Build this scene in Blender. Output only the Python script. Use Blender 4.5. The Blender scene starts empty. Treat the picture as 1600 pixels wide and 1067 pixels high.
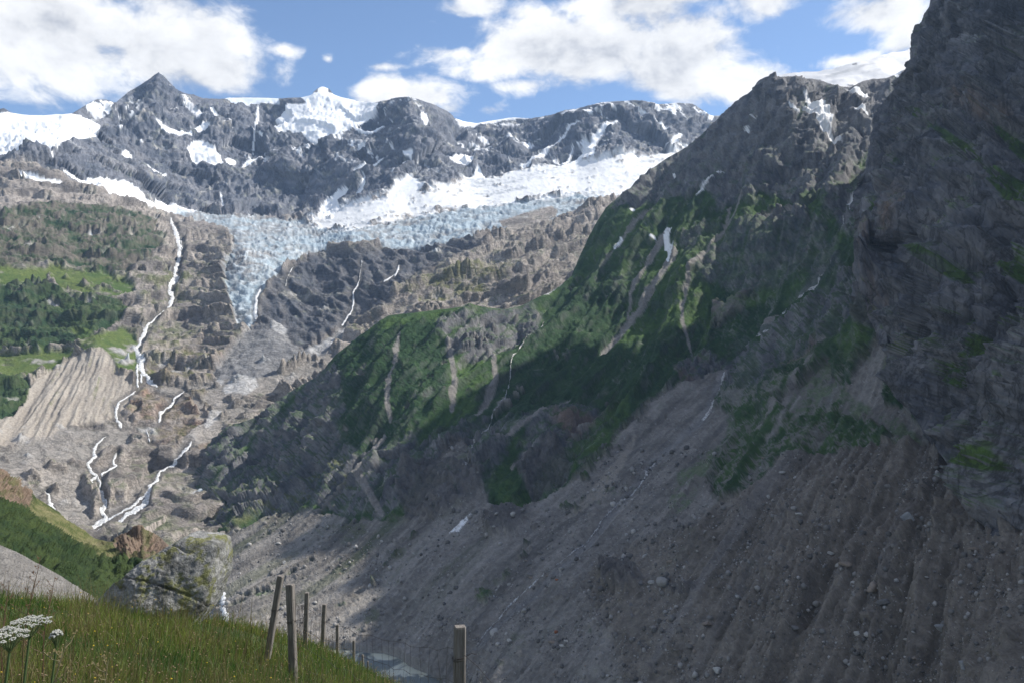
import bpy, math, random
import numpy as np
from mathutils import Vector

random.seed(7)
np.random.seed(7)
R = math.radians
scene = bpy.context.scene
C = scene.collection

# ----------------------------------------------------------------- camera
FPX, CX, CY = 1244.0, 800.0, 533.5
cam_data = bpy.data.cameras.new('camera')
cam_data.lens = 28.0
cam_data.sensor_width = 36.0
cam_data.clip_start = 0.1
cam_data.clip_end = 60000.0
cam = bpy.data.objects.new('camera', cam_data)
C.objects.link(cam)
cam.location = (0, 0, 0)
cam.rotation_euler = (R(90), 0, 0)
scene.camera = cam

# ----------------------------------------------------------------- light
SUN_AZ, SUN_EL = 70.0, 44.0          # clockwise from the view direction (+Y)
sd = Vector((math.sin(R(SUN_AZ)) * math.cos(R(SUN_EL)), math.cos(R(SUN_AZ)) * math.cos(R(SUN_EL)), math.sin(R(SUN_EL))))
sl = bpy.data.lights.new('sun', 'SUN')
sl.energy = 4.5
sl.angle = R(0.5)
sl.color = (1.0, 0.95, 0.87)
sun = bpy.data.objects.new('sun', sl)
C.objects.link(sun)
sun.rotation_euler = sd.to_track_quat('Z', 'Y').to_euler()

scene.view_settings.view_transform = 'Standard'
scene.view_settings.look = 'None'
scene.view_settings.gamma = 1.0
scene.view_settings.exposure = 0.58
scene.view_settings.use_curve_mapping = False
HAZE_D = 0.000023
scene.cycles.max_bounces = 5
scene.cycles.volume_bounces = 1
scene.cycles.transparent_max_bounces = 8


class NT:
    """small helper to write node graphs as expressions"""
    def __init__(s, tree):
        s.t = tree
        s.n = tree.nodes
        s.l = tree.links

    def put(s, inp, v):
        if isinstance(v, bpy.types.NodeSocket):
            s.l.new(v, inp)
        elif v is not None:
            inp.default_value = v

    def node(s, kind, ins=None, **props):
        nd = s.n.new(kind)
        for k, v in props.items():
            setattr(nd, k, v)
        for k, v in (ins or {}).items():
            s.put(nd.inputs[k], v)
        return nd

    def m(s, op, a, b=None, c=None, clamp=False):
        nd = s.n.new('ShaderNodeMath')
        nd.operation = op
        nd.use_clamp = clamp
        s.put(nd.inputs[0], a)
        if b is not None:
            s.put(nd.inputs[1], b)
        if c is not None:
            s.put(nd.inputs[2], c)
        return nd.outputs[0]

    def vm(s, op, a, b=None):
        nd = s.n.new('ShaderNodeVectorMath')
        nd.operation = op
        s.put(nd.inputs[0], a)
        if b is not None:
            s.put(nd.inputs[1], b)
        return nd.outputs[1 if op in ('LENGTH', 'DOT_PRODUCT', 'DISTANCE') else 0]

    def step(s, v, a, b):
        nd = s.n.new('ShaderNodeMapRange')
        nd.interpolation_type = 'SMOOTHSTEP'
        s.put(nd.inputs[0], v)
        nd.inputs[1].default_value = a
        nd.inputs[2].default_value = b
        return nd.outputs[0]

    def mix(s, f, a, b, mode='MIX'):
        nd = s.n.new('ShaderNodeMix')
        nd.data_type = 'RGBA'
        nd.blend_type = mode
        nd.clamp_factor = True
        s.put(nd.inputs[0], f)
        s.put(nd.inputs[6], a)
        s.put(nd.inputs[7], b)
        return nd.outputs[2]

    def noise(s, vec, scale, detail=4, rough=0.55, dist=0.0):
        nd = s.n.new('ShaderNodeTexNoise')
        s.put(nd.inputs['Vector'], vec)
        nd.inputs['Scale'].default_value = scale
        nd.inputs['Detail'].default_value = detail
        nd.inputs['Roughness'].default_value = rough
        nd.inputs['Distortion'].default_value = dist
        return nd.outputs[0]


def rgba(c):
    return (c[0], c[1], c[2], 1.0)


# ----------------------------------------------------------------- sky with clouds
world = bpy.data.worlds.new('World')
scene.world = world
world.use_nodes = True
wt = NT(world.node_tree)
for n_ in list(wt.n):
    wt.n.remove(n_)
sky = wt.node('ShaderNodeTexSky', sky_type='NISHITA', sun_disc=False, sun_elevation=R(SUN_EL), sun_rotation=R(SUN_AZ),
              altitude=2600.0, air_density=1.0, dust_density=0.9, ozone_density=2.2)
tc = wt.node('ShaderNodeTexCoord')
D = wt.vm('NORMALIZE', tc.outputs['Generated'])
sep = wt.node('ShaderNodeSeparateXYZ', {0: D})
dx, dy, dz = sep.outputs
az = wt.m('ARCTAN2', dx, dy)
el = wt.m('ARCSINE', dz)


def blob(px, py, rx, ry, amp=1.0):
    """soft elliptical bank of cloud at a direction of the sky"""
    a0 = math.atan2(px - CX, FPX)
    e0 = math.atan2((CY - py) * math.cos(a0), FPX)
    a = wt.m('DIVIDE', wt.m('SUBTRACT', az, a0), rx / FPX * math.cos(a0) ** 2)
    e = wt.m('DIVIDE', wt.m('SUBTRACT', el, e0), ry / FPX)
    r2 = wt.m('ADD', wt.m('MULTIPLY', a, a), wt.m('MULTIPLY', e, e))
    g = wt.m('SUBTRACT', 1.0, wt.m('MULTIPLY', wt.m('POWER', r2, 0.5), 0.62), clamp=False)
    g = wt.m('MAXIMUM', g, 0.0)
    return wt.m('MULTIPLY', g, amp)


BL = [(60, 55, 250, 96, 1.2), (230, 78, 180, 72, 1.2), (335, 112, 85, 38, 1), (250, 10, 100, 34, 0.9),
      (445, 80, 36, 11, 0.75), (513, 93, 13, 9, 0.7), (310, 22, 45, 24, 0.7),
      (640, 152, 88, 27, 0.95), (700, 170, 30, 14, 0.7), (600, 104, 40, 8, 0.45),
      (705, 84, 62, 20, 0.95), (780, 105, 85, 20, 0.9), (820, 135, 50, 14, 0.75), (850, 70, 140, 46, 1.15), (950, 75, 120, 60, 1.25),
      (1065, 95, 135, 70, 1.3), (1140, 125, 95, 42, 1.15), (740, 12, 60, 18, 0.85), (830, 22, 70, 20, 0.8), (990, 12, 120, 34, 1.1),
      (1190, 12, 62, 34, 1.0), (1100, 42, 70, 24, 0.9), (1380, 24, 85, 32, 1.1), (1320, 96, 62, 13, 0.85), (1410, 62, 40, 22, 0.9), (770, 172, 28, 12, 0.6),
      (40, 120, 80, 24, 0.9), (-260, 70, 300, 110, 1.0), (1900, 60, 380, 90, 1.0)]
field = None
for b in BL:
    g = blob(*b)
    field = g if field is None else wt.m('MAXIMUM', field, g)
# beyond the frame a broken cover of the same kind of cloud
wide = wt.noise(wt.vm('MULTIPLY', D, (1.0, 1.0, 2.2)), 2.6, 3, 0.5)
high = wt.step(el, 0.44, 0.62)
back = wt.step(dy, 0.72, 0.45)
general = wt.m('MULTIPLY', wt.step(wide, 0.42, 0.66), wt.m('MAXIMUM', high, back))
field = wt.m('MAXIMUM', field, wt.m('MULTIPLY', general, 0.95))
Ds = wt.vm('MULTIPLY', D, (1.0, 1.0, 1.5))


def clouds(vec):
    warp = wt.node('ShaderNodeTexNoise', {'Vector': vec, 'Scale': 9.0, 'Detail': 3.0})
    wv = wt.vm('MULTIPLY', wt.vm('SUBTRACT', warp.outputs['Color'], (0.5, 0.5, 0.5)), (0.07, 0.07, 0.05))
    v2 = wt.vm('ADD', vec, wv)
    a = wt.noise(v2, 11.0, 9, 0.6)
    return a


n1 = clouds(Ds)
shift = wt.vm('ADD', Ds, (0.022 * sd.x, 0.022 * sd.y, 0.05 * sd.z))
n2 = clouds(shift)
dens = wt.m('ADD', wt.m('MULTIPLY', field, 1.0), wt.m('MULTIPLY', wt.m('SUBTRACT', n1, 0.5), 2.1))
cov = wt.step(dens, 0.34, 0.80)
# thickness seen towards the sun: billows painted brighter on the side that faces it
relief = wt.m('MULTIPLY', wt.m('SUBTRACT', n1, n2), 3.0)
under = wt.noise(wt.vm('ADD', wt.vm('MULTIPLY', D, (1.0, 1.0, 2.0)), (3.1, 0.4, 0.0)), 6.5, 6, 0.55)
lum = wt.m('ADD', 0.90, wt.m('MULTIPLY', relief, 0.36))
lum = wt.m('ADD', lum, wt.m('MULTIPLY', wt.m('SUBTRACT', under, 0.5), 0.60))
thick = wt.step(dens, 0.75, 1.6)
lum = wt.m('SUBTRACT', lum, wt.m('MULTIPLY', thick, 0.14))
lum = wt.m('MINIMUM', wt.m('MAXIMUM', lum, 0.50), 1.0)
ccol = wt.mix(wt.step(lum, 0.5, 0.85), (0.70, 0.72, 0.79, 1), (1.0, 0.985, 0.96, 1))
CLOUD_GAIN = 7.0
cl = wt.mix(1.0, ccol, wt.node('ShaderNodeCombineXYZ', {0: lum, 1: lum, 2: lum}).outputs[0], 'MULTIPLY')
cl = wt.vm('MULTIPLY', cl, (CLOUD_GAIN, CLOUD_GAIN, CLOUD_GAIN))
skyc = wt.vm('MULTIPLY', sky.outputs[0], (1.0, 1.0, 1.0))
out = wt.mix(cov, skyc, cl)
bg = wt.node('ShaderNodeBackground', {'Color': out, 'Strength': 0.112})
wo = wt.node('ShaderNodeOutputWorld')
wt.l.new(bg.outputs[0], wo.inputs[0])
world.cycles.sampling_method = 'MANUAL'
world.cycles.sample_map_resolution = 512

# ----------------------------------------------------------------- numpy noise
_rs = np.random.RandomState(11)
_G = _rs.normal(size=(4096, 3)).astype(np.float32)
_G /= np.linalg.norm(_G, axis=1, keepdims=True)
_P = _rs.permutation(4096).astype(np.int32)


def perlin(P, seed=0):
    """gradient noise, about -1..1"""
    P = P.astype(np.float32)
    i = np.floor(P)
    f = P - i
    i = i.astype(np.int32)
    u = f * f * f * (f * (f * 6 - 15) + 10)
    res = 0
    h0x = [_P[(i[:, 0] + k + seed * 131) & 4095] for k in (0, 1)]
    for a in (0, 1):
        wx = u[:, 0] if a else 1 - u[:, 0]
        for b in (0, 1):
            hy = _P[(h0x[a] + i[:, 1] + b) & 4095]
            wy = u[:, 1] if b else 1 - u[:, 1]
            for c in (0, 1):
                h = _P[(hy + i[:, 2] + c) & 4095]
                g = _G[h]
                d = g[:, 0] * (f[:, 0] - a) + g[:, 1] * (f[:, 1] - b) + g[:, 2] * (f[:, 2] - c)
                res = res + wx * wy * (u[:, 2] if c else 1 - u[:, 2]) * d
    return res * 1.5


def fbm(P, lam, octs=4, seed=0, gain=0.5, ridged=False, scale=(1, 1, 1)):
    Q = P * (np.array(scale, dtype=np.float32) / lam)
    a, s, tot = 1.0, 0, 0.0
    w = 1.0
    for o in range(octs):
        n = perlin(Q, seed + o * 7)
        if ridged:
            n = 1 - 2.2 * np.abs(n)
            s = s + a * n * w
            w = np.clip(n * 1.2 + 0.25, 0, 1)
        else:
            s = s + a * n
        tot += a
        a *= gain
        Q = Q * 2.03 + 17.3
    return s / tot


def sstep(x, a, b):
    t = np.clip((x - a) / (b - a), 0, 1)
    return t * t * (3 - 2 * t)


def lerp(a, b, t):
    if getattr(a, 'ndim', 1) == 2 or getattr(b, 'ndim', 1) == 2 or (isinstance(b, (tuple, list))):
        t = np.asarray(t)[..., None]
    return np.asarray(a) * (1 - t) + np.asarray(b) * t


def blocks(P, lam, seed=0, scale=(1, 1, 1), tilt=1.0):
    """angular faces: every cell of broken rock is a plane of its own tilt and height"""
    Q = (P * (np.array(scale, np.float32) / lam)).astype(np.float32)
    b = np.floor(Q - .5).astype(np.int32)
    best = np.full(len(Q), 1e9, np.float32)
    out_ = np.zeros(len(Q), np.float32)
    for dx_ in (0, 1):
        for dy_ in (0, 1):
            for dz_ in (0, 1):
                c = b + np.array([dx_, dy_, dz_])
                h = _P[(_P[(_P[(c[:, 0] + seed) & 4095] + c[:, 1]) & 4095] + c[:, 2]) & 4095]
                g = _G[h]
                r = Q - (c + .5 + g * .42)
                d = (r * r).sum(1)
                g2 = _G[(h * 7 + 13) & 4095]
                v = (r * g2).sum(1) * tilt + g2[:, 0] * .35
                m = d < best
                best = np.where(m, d, best)
                out_ = np.where(m, v, out_)
    return out_


def ledges(h, T, seed=0):
    """outward profile of rock steps stacked along h: undercut foot, lip, sloping bench"""
    u = h / T
    i = np.floor(u)
    fr = u - i
    k = (_P[(i.astype(np.int32) + seed) & 4095] / 4096.0)
    return sstep(fr, 0, .22) * (1 - fr) * (.35 + .9 * k)


# ----------------------------------------------------------------- survey maps: where each kind of ground lies
OX, OY, MW, MH = 200, 160, 2000, 1420


class Map:
    def __init__(s):
        s.a = np.zeros((MH, MW), np.float32)

    def poly(s, pts, v=1.0):
        p = np.array(pts, float) + (OX, OY)
        x0, y0 = np.maximum(np.floor(p.min(0)).astype(int), 0)
        x1, y1 = np.minimum(np.ceil(p.max(0)).astype(int) + 1, (MW, MH))
        if x1 <= x0 or y1 <= y0:
            return s
        X, Y = np.meshgrid(np.arange(x0, x1) + .5, np.arange(y0, y1) + .5)
        ins = np.zeros(X.shape, bool)
        q = np.roll(p, -1, 0)
        for (ax, ay), (bx, by) in zip(p, q):
            if ay == by:
                continue
            c = ((ay > Y) != (by > Y)) & (X < (bx - ax) * (Y - ay) / (by - ay) + ax)
            ins ^= c
        sub = s.a[y0:y1, x0:x1]
        sub[ins] = v
        return s

    def line(s, pts, w, v=1.0):
        """polyline; w = width or list of widths"""
        p = np.array(pts, float) + (OX, OY)
        ws = w if isinstance(w, (list, tuple)) else [w] * len(p)
        for k in range(len(p) - 1):
            a, b = p[k], p[k + 1]
            wm = max(ws[k], ws[k + 1]) / 2 + 2
            x0, y0 = np.maximum(np.floor(np.minimum(a, b) - wm).astype(int), 0)
            x1, y1 = np.minimum(np.ceil(np.maximum(a, b) + wm).astype(int) + 1, (MW, MH))
            if x1 <= x0 or y1 <= y0:
                continue
            X, Y = np.meshgrid(np.arange(x0, x1) + .5, np.arange(y0, y1) + .5)
            d = b - a
            t = np.clip(((X - a[0]) * d[0] + (Y - a[1]) * d[1]) / max(d @ d, 1e-6), 0, 1)
            dist = np.hypot(X - a[0] - t * d[0], Y - a[1] - t * d[1])
            r = (ws[k] + (ws[k + 1] - ws[k]) * t) / 2
            m = np.clip(r - dist + .5, 0, 1) * v
            sub = s.a[y0:y1, x0:x1]
            np.maximum(sub, m, out=sub)
        return s

    def blur(s, r):
        for _ in range(2):
            for ax in (0, 1):
                k = int(r)
                if k < 1:
                    continue
                c = np.cumsum(np.pad(s.a, [(k + 1, k) if i == ax else (0, 0) for i in (0, 1)], mode='edge'), axis=ax, dtype=np.float64)
                n = s.a.shape[ax]
                if ax == 0:
                    s.a = ((c[2 * k + 1:] - c[:n]) / (2 * k + 1)).astype(np.float32)
                else:
                    s.a = ((c[:, 2 * k + 1:] - c[:, :n]) / (2 * k + 1)).astype(np.float32)
        return s

    def at(s, px, py):
        x = np.clip(px + OX - .5, 0, MW - 1.01)
        y = np.clip(py + OY - .5, 0, MH - 1.01)
        i, j = x.astype(int), y.astype(int)
        u, v = x - i, y - j
        a = s.a
        return (a[j, i] * (1 - u) + a[j, i + 1] * u) * (1 - v) + (a[j + 1, i] * (1 - u) + a[j + 1, i + 1] * u) * v


def pm(polys, blur=3, lines=()):
    m = Map()
    for p in polys:
        m.poly(p)
    for l in lines:
        m.line(*l)
    return m.blur(blur)


def rag(m, px, py, n, amp=0.5, soft=0.12):
    """ragged edge: blurred map + noise, thresholded"""
    return sstep(m.at(px, py) + n * amp, 0.5 - soft, 0.5 + soft)


# ----------------------------------------------------------------- depth fields from surveyed points
class Field:
    """1/distance interpolated between surveyed points (planes stay planes)"""
    def __init__(s, pts):
        p = np.array(pts, float)
        s.c = p[:, :2] / 1000
        n = len(p)
        K = np.linalg.norm(s.c[:, None] - s.c[None], axis=2)
        K[np.arange(n), np.arange(n)] = -0.004
        A = np.zeros((n + 3, n + 3))
        A[:n, :n] = K
        A[:n, n] = 1
        A[:n, n + 1:] = s.c
        A[n, :n] = 1
        A[n + 1:, :n] = s.c.T
        b = np.zeros(n + 3)
        b[:n] = 1000 / p[:, 2]
        s.w = np.linalg.solve(A, b)

    def __call__(s, px, py):
        q = np.stack([px, py], 1) / 1000
        r = s.w[-3] + q @ s.w[-2:]
        for k in range(len(s.c)):
            r = r + s.w[k] * np.hypot(q[:, 0] - s.c[k, 0], q[:, 1] - s.c[k, 1])
        return 1000 / np.maximum(r, 0.06)


def unproj(px, py, d):
    return np.stack([(px - CX) / FPX * d, d, (CY - py) / FPX * d], 1)


def grid_axis(lo, hi, vlo, vhi, step, coarse):
    a = [vlo]
    out = []
    x = vlo
    c = coarse
    while x > lo:
        x -= c
        c *= 1.25
        out.append(x)
    mid = list(np.arange(vlo, vhi, step))
    hi_ = []
    x = mid[-1]
    c = coarse
    while x < hi:
        x += c
        c *= 1.25
        hi_.append(x)
    return np.array(out[::-1] + mid + hi_)


class Sheet:
    def __init__(s, xs, ys, field):
        s.nx, s.ny = len(xs), len(ys)
        X, Y = np.meshgrid(xs, ys)
        s.px, s.py = X.ravel(), Y.ravel()
        s.field = field

    def normals(s, P=None):
        Q = (s.P if P is None else P).reshape(s.ny, s.nx, 3)
        du = np.gradient(Q, axis=1)
        dv = np.gradient(Q, axis=0)
        n = np.cross(du, dv).reshape(-1, 3)
        n /= np.linalg.norm(n, axis=1, keepdims=True) + 1e-9
        flip = np.einsum('ij,ij->i', n, s.P) > 0      # towards the valley
        n[flip] *= -1
        return n

    def smooth(s, a, k):
        """box blur of per-vertex data over the grid"""
        A = a.reshape(s.ny, s.nx, -1).astype(np.float64)
        for ax in (0, 1):
            pad = [(0, 0)] * 3
            pad[ax] = (k + 1, k)
            c = np.cumsum(np.pad(A, pad, mode='edge'), axis=ax)
            n = A.shape[ax]
            A = ((c[2 * k + 1:] - c[:n]) if ax == 0 else (c[:, 2 * k + 1:] - c[:, :n])) / (2 * k + 1)
        return A.reshape(a.shape)

    def faces(s, keep):
        j, i = np.meshgrid(np.arange(s.ny - 1), np.arange(s.nx - 1), indexing='ij')
        a = (j * s.nx + i).ravel()
        F = np.stack([a, a + s.nx, a + s.nx + 1, a + 1], 1)
        return F[keep[F].all(1)]


def mesh_from(name, V, F, col=None, smooth=True):
    """V verts, F quads or tris (numpy) -> mesh, dropping unused vertices"""
    used = np.zeros(len(V), bool)
    used[F.ravel()] = True
    idx = np.cumsum(used) - 1
    Vn = V[used]
    Fn = idx[F]
    me = bpy.data.meshes.new(name)
    k = F.shape[1]
    me.vertices.add(len(Vn))
    me.vertices.foreach_set('co', Vn.astype(np.float32).ravel())
    me.loops.add(Fn.size)
    me.loops.foreach_set('vertex_index', Fn.astype(np.int32).ravel())
    me.polygons.add(len(Fn))
    me.polygons.foreach_set('loop_start', np.arange(0, Fn.size, k, dtype=np.int32))
    me.polygons.foreach_set('loop_total', np.full(len(Fn), k, np.int32))
    if smooth:
        me.polygons.foreach_set('use_smooth', np.ones(len(Fn), bool))
    me.update(calc_edges=True)
    if col is not None:
        ca = me.color_attributes.new('Col', 'FLOAT_COLOR', 'POINT')
        c4 = np.ones((len(Vn), 4), np.float32)
        c4[:, :3] = np.clip(col[used], 0.004, 0.9)
        ca.data.foreach_set('color', c4.ravel())
    return me


def link(name, me, mat, parent=None, label=None, cat=None, group=None, kind=None):
    o = bpy.data.objects.new(name, me)
    C.objects.link(o)
    if mat is not None and me is not None and not me.materials:
        me.materials.append(mat)
    if parent is not None:
        o.parent = parent
    for k, v in (('label', label), ('category', cat), ('group', group), ('kind', kind)):
        if v:
            o[k] = v
    return o


# ----------------------------------------------------------------- materials
def mat_base(name):
    m = bpy.data.materials.new(name)
    m.use_nodes = True
    t = NT(m.node_tree)
    bs = t.n['Principled BSDF']
    return m, t, bs


def terrain_mat(name, lam, bump, rough=0.9, var=0.5, strata=0.0, spec=0.25, crack=0.0, vert=1.0):
    """ground whose colour is stored per vertex; grain, cracks and fine relief from noise of wavelength lam (m)"""
    m, t, bs = mat_base(name)
    at = t.node('ShaderNodeAttribute', attribute_name='Col')
    pos = t.node('ShaderNodeNewGeometry').outputs['Position']
    pos = t.vm('MULTIPLY', pos, (1.0, 1.0, vert))
    n1 = t.noise(pos, 1.0 / lam, 6, 0.65, 0.3)
    n2 = t.noise(pos, 3.7 / lam, 4, 0.6)
    f = t.m('ADD', t.m('MULTIPLY', t.m('SUBTRACT', n1, 0.5), var * 2.4), 1.0)
    f = t.m('ADD', f, t.m('MULTIPLY', t.m('SUBTRACT', n2, 0.5), var * 1.3))
    f = t.m('MINIMUM', t.m('MAXIMUM', f, 0.25), 1.8)
    snowy = t.step(t.vm('DOT_PRODUCT', at.outputs['Color'], (0.33, 0.33, 0.33)), 0.42, 0.62)
    f = t.m('ADD', t.m('MULTIPLY', f, t.m('SUBTRACT', 1.0, snowy)), snowy)
    col = t.mix(1.0, at.outputs['Color'], t.node('ShaderNodeCombineXYZ', {0: f, 1: f, 2: f}).outputs[0], 'MULTIPLY')
    t.put(bs.inputs['Base Color'], col)
    bs.inputs['Roughness'].default_value = rough
    bs.inputs['Specular IOR Level'].default_value = spec
    h = t.m('ADD', t.m('MULTIPLY', n1, lam), t.m('MULTIPLY', n2, lam / 3.0))
    cr = t.noise(pos, 0.55 / lam, 7, 0.7, 1.2)
    cr = t.step(t.m('ABSOLUTE', t.m('SUBTRACT', cr, 0.5)), 0.0, 0.035)
    if crack > 0:
        h = t.m('ADD', h, t.m('MULTIPLY', cr, lam * crack))
        col = t.mix(t.m('MULTIPLY', t.m('MULTIPLY', t.m('SUBTRACT', 1.0, cr), 0.45), t.m('SUBTRACT', 1.0, snowy)), col, (0.03, 0.03, 0.03, 1))
        t.put(bs.inputs['Base Color'], col)
    if strata > 0:
        v = t.vm('MULTIPLY', pos, (0.15, 0.15, 1.0))
        h = t.m('ADD', h, t.m('MULTIPLY', t.noise(v, 1.2 / lam, 4, 0.6, 0.5), lam * strata))
    bp = t.node('ShaderNodeBump', {'Height': h, 'Strength': t.m('MULTIPLY', bump, t.m('SUBTRACT', 1.0, t.m('MULTIPLY', snowy, 0.7))), 'Distance': 1.0})
    t.put(bs.inputs['Normal'], bp.outputs[0])
    return m


M_RANGE = terrain_mat('far_rock', 34, .5, var=0.30, strata=0.4, crack=.15, vert=.5)
M_ICE = terrain_mat('glacier_ice', 16, 0.5, rough=0.6, var=0.3, spec=0.35)
M_SLAB = terrain_mat('slab_rock', 18, .6, var=0.4, strata=1.0, crack=.2)
M_SLOPE = terrain_mat('green_slope', 6.5, .8, var=0.55)
M_CLIFF = terrain_mat('cliff_rock', 22, .6, var=0.45, strata=0.3, crack=.4, vert=.45)
M_MOR = terrain_mat('moraine_till', 4.5, .65, var=0.5)
M_SCREE = terrain_mat('scree', 5, .6, var=0.45)
M_HILL = terrain_mat('near_hill', 2.2, 0.9, var=0.5)
STREAMS = [
    ('waterfall', 'A', [([(266, 342), (270, 352), (275, 364), (278, 376), (280, 392), (281, 405), (276, 418), (273, 430), (277, 440)], [3, 4, 7, 7, 7, 6, 7, 5, 8]),
                         ([(277, 440), (266, 450), (264, 458), (270, 466), (266, 478), (260, 486)], [8, 7, 6, 6, 5, 3]), ([(282, 372), (284, 392), (282, 405)], 2),
                         ([(256, 488), (244, 500), (232, 508), (226, 520), (222, 530), (214, 545), (214, 556), (220, 570), (224, 584), (232, 596), (246, 606)], [2, 2, 3, 6, 5, 6, 6, 9, 7, 5, 5]),
                         ([(215, 570), (213, 588), (216, 606)], [4, 4, 3]), ([(220, 585), (222, 600)], 3)], 1),
    ('waterfall', 'A', [([(186, 628), (181, 640), (184, 656), (190, 668)], [5, 4, 5, 5]), ([(178, 632), (182, 655)], 2), ([(212, 612), (196, 622), (186, 628)], 2)], 2),
    ('waterfall', 'A', [([(288, 612), (272, 625), (270, 632), (262, 642)], [2, 4, 4, 3]), ([(262, 640), (250, 648), (249, 662)], [2, 5, 6]), ([(228, 672), (232, 680), (234, 692)], [3, 3, 2])], 3),
    ('stream', 'A', [([(166, 682), (152, 692), (146, 705), (150, 715), (137, 725), (143, 738), (150, 744), (141, 756), (153, 768), (160, 780), (165, 790), (160, 800), (165, 810), (148, 820), (134, 828)],
                       [2, 3, 5, 4, 4, 5, 4, 5, 6, 6, 6, 6, 6, 5, 4]), ([(150, 744), (156, 756), (154, 770), (162, 782)], 3),
                      ([(181, 710), (176, 720), (182, 728), (168, 736), (159, 742), (157, 756)], [3, 4, 4, 3, 3, 2])], 4),
    ('river', 'A', [([(300, 690), (287, 706), (276, 720), (262, 728), (250, 738), (246, 748), (236, 760), (231, 772), (229, 788), (210, 802), (192, 811), (176, 820), (160, 829), (150, 834)],
                      [3, 6, 5, 3, 3, 5, 5, 7, 9, 6, 4, 5, 4, 2]), ([(226, 778), (208, 792), (186, 802), (166, 814), (146, 823), (132, 829)], [4, 4, 3, 4, 4, 5]), ([(228, 786), (214, 794), (196, 806)], 3)], 5),
    ('waterfall', 'A', [([(70, 768), (76, 778), (80, 790), (86, 802)], [3, 6, 8, 5])], 6),
    ('waterfall', 'A', [([(566, 408), (564, 425), (562, 440), (552, 458), (552, 472), (550, 486), (542, 498), (534, 510)], [2, 2, 2, 2, 2.5, 2, 2, 3])], 7),
    ('waterfall', 'A', [([(407, 452), (400, 466), (399, 480), (400, 500)], [3, 4, 5, 7])], 8),
    ('waterfall', 'A', [([(458, 418), (450, 432), (446, 448)], [1, 2.5, 2]), ([(624, 416), (618, 430), (600, 442)], [3, 3, 1.5])], 9),
    ('stream', 'B', [([(1304, 412), (1284, 438), (1262, 458), (1240, 482), (1225, 502)], [2, 3, 4, 4, 4]), ([(1222, 504), (1210, 514), (1196, 528), (1180, 538), (1162, 552), (1150, 566)], [5, 3, 3, 5, 5, 3]),
                      ([(1190, 522), (1170, 540), (1150, 556), (1136, 572)], 2.5), ([(1132, 578), (1128, 592), (1128, 602), (1116, 622), (1108, 640), (1096, 654)], [3, 4, 4, 3, 4, 4])], 10),
    ('stream', 'B', [([(1024, 718), (1010, 738), (996, 758), (988, 772), (972, 782)], [2, 3, 3, 2, 2]), ([(972, 782), (940, 814), (900, 852), (860, 886), (830, 912), (800, 936), (770, 970), (742, 1002)], [.8, 1.1, .8, 1.2, .9, 1.2, 1.0, 1.5])], 11),
    ('stream', 'B', [([(786, 620), (770, 636), (762, 660), (744, 676), (740, 700), (736, 722), (730, 738)], [1.4, 1.8, 2, 1.8, 2, 2, 3])], 12),
    ('stream', 'B', [([(350, 906), (344, 918), (348, 930), (346, 944), (352, 960), (354, 985)], [5, 8, 9, 9, 10, 9])], 13),
    ('waterfall', 'B', [([(1362, 172), (1366, 190), (1364, 215)], [1.5, 2, 1.5]), ([(1328, 322), (1323, 340), (1318, 352)], [1.5, 2, 1.5])], 14),
    ('stream', 'B', [([(850, 490), (842, 520), (800, 560), (796, 590), (788, 620)], [1, 1.6, 1.4, 1.4, 1.2])], 15),
]
# ================================================================= FAR SHEET: high range, glacier, slabs, left flank
TOP_A = np.array([(-400, 150), (-60, 160), (0, 168), (8, 166), (22, 176), (60, 178), (110, 175), (122, 168), (135, 160), (150, 153), (165, 152), (180, 157),
                  (200, 140), (215, 132), (232, 122), (246, 108), (262, 122), (275, 135), (287, 142), (305, 146), (320, 152), (345, 152), (370, 149), (420, 150),
                  (440, 151), (470, 150), (485, 147), (492, 137), (503, 132), (517, 137), (523, 146), (535, 150), (560, 155), (585, 157), (600, 154), (620, 150),
                  (640, 148), (660, 155), (680, 161), (700, 171), (712, 181), (725, 187), (745, 190), (780, 184), (800, 181), (830, 182), (850, 180), (880, 173),
                  (900, 167), (940, 157), (970, 155), (990, 155), (1010, 156), (1030, 160), (1060, 158), (1085, 160), (1100, 170), (1112, 178), (1130, 178),
                  (1200, 190), (1400, 230)], float)
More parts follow.
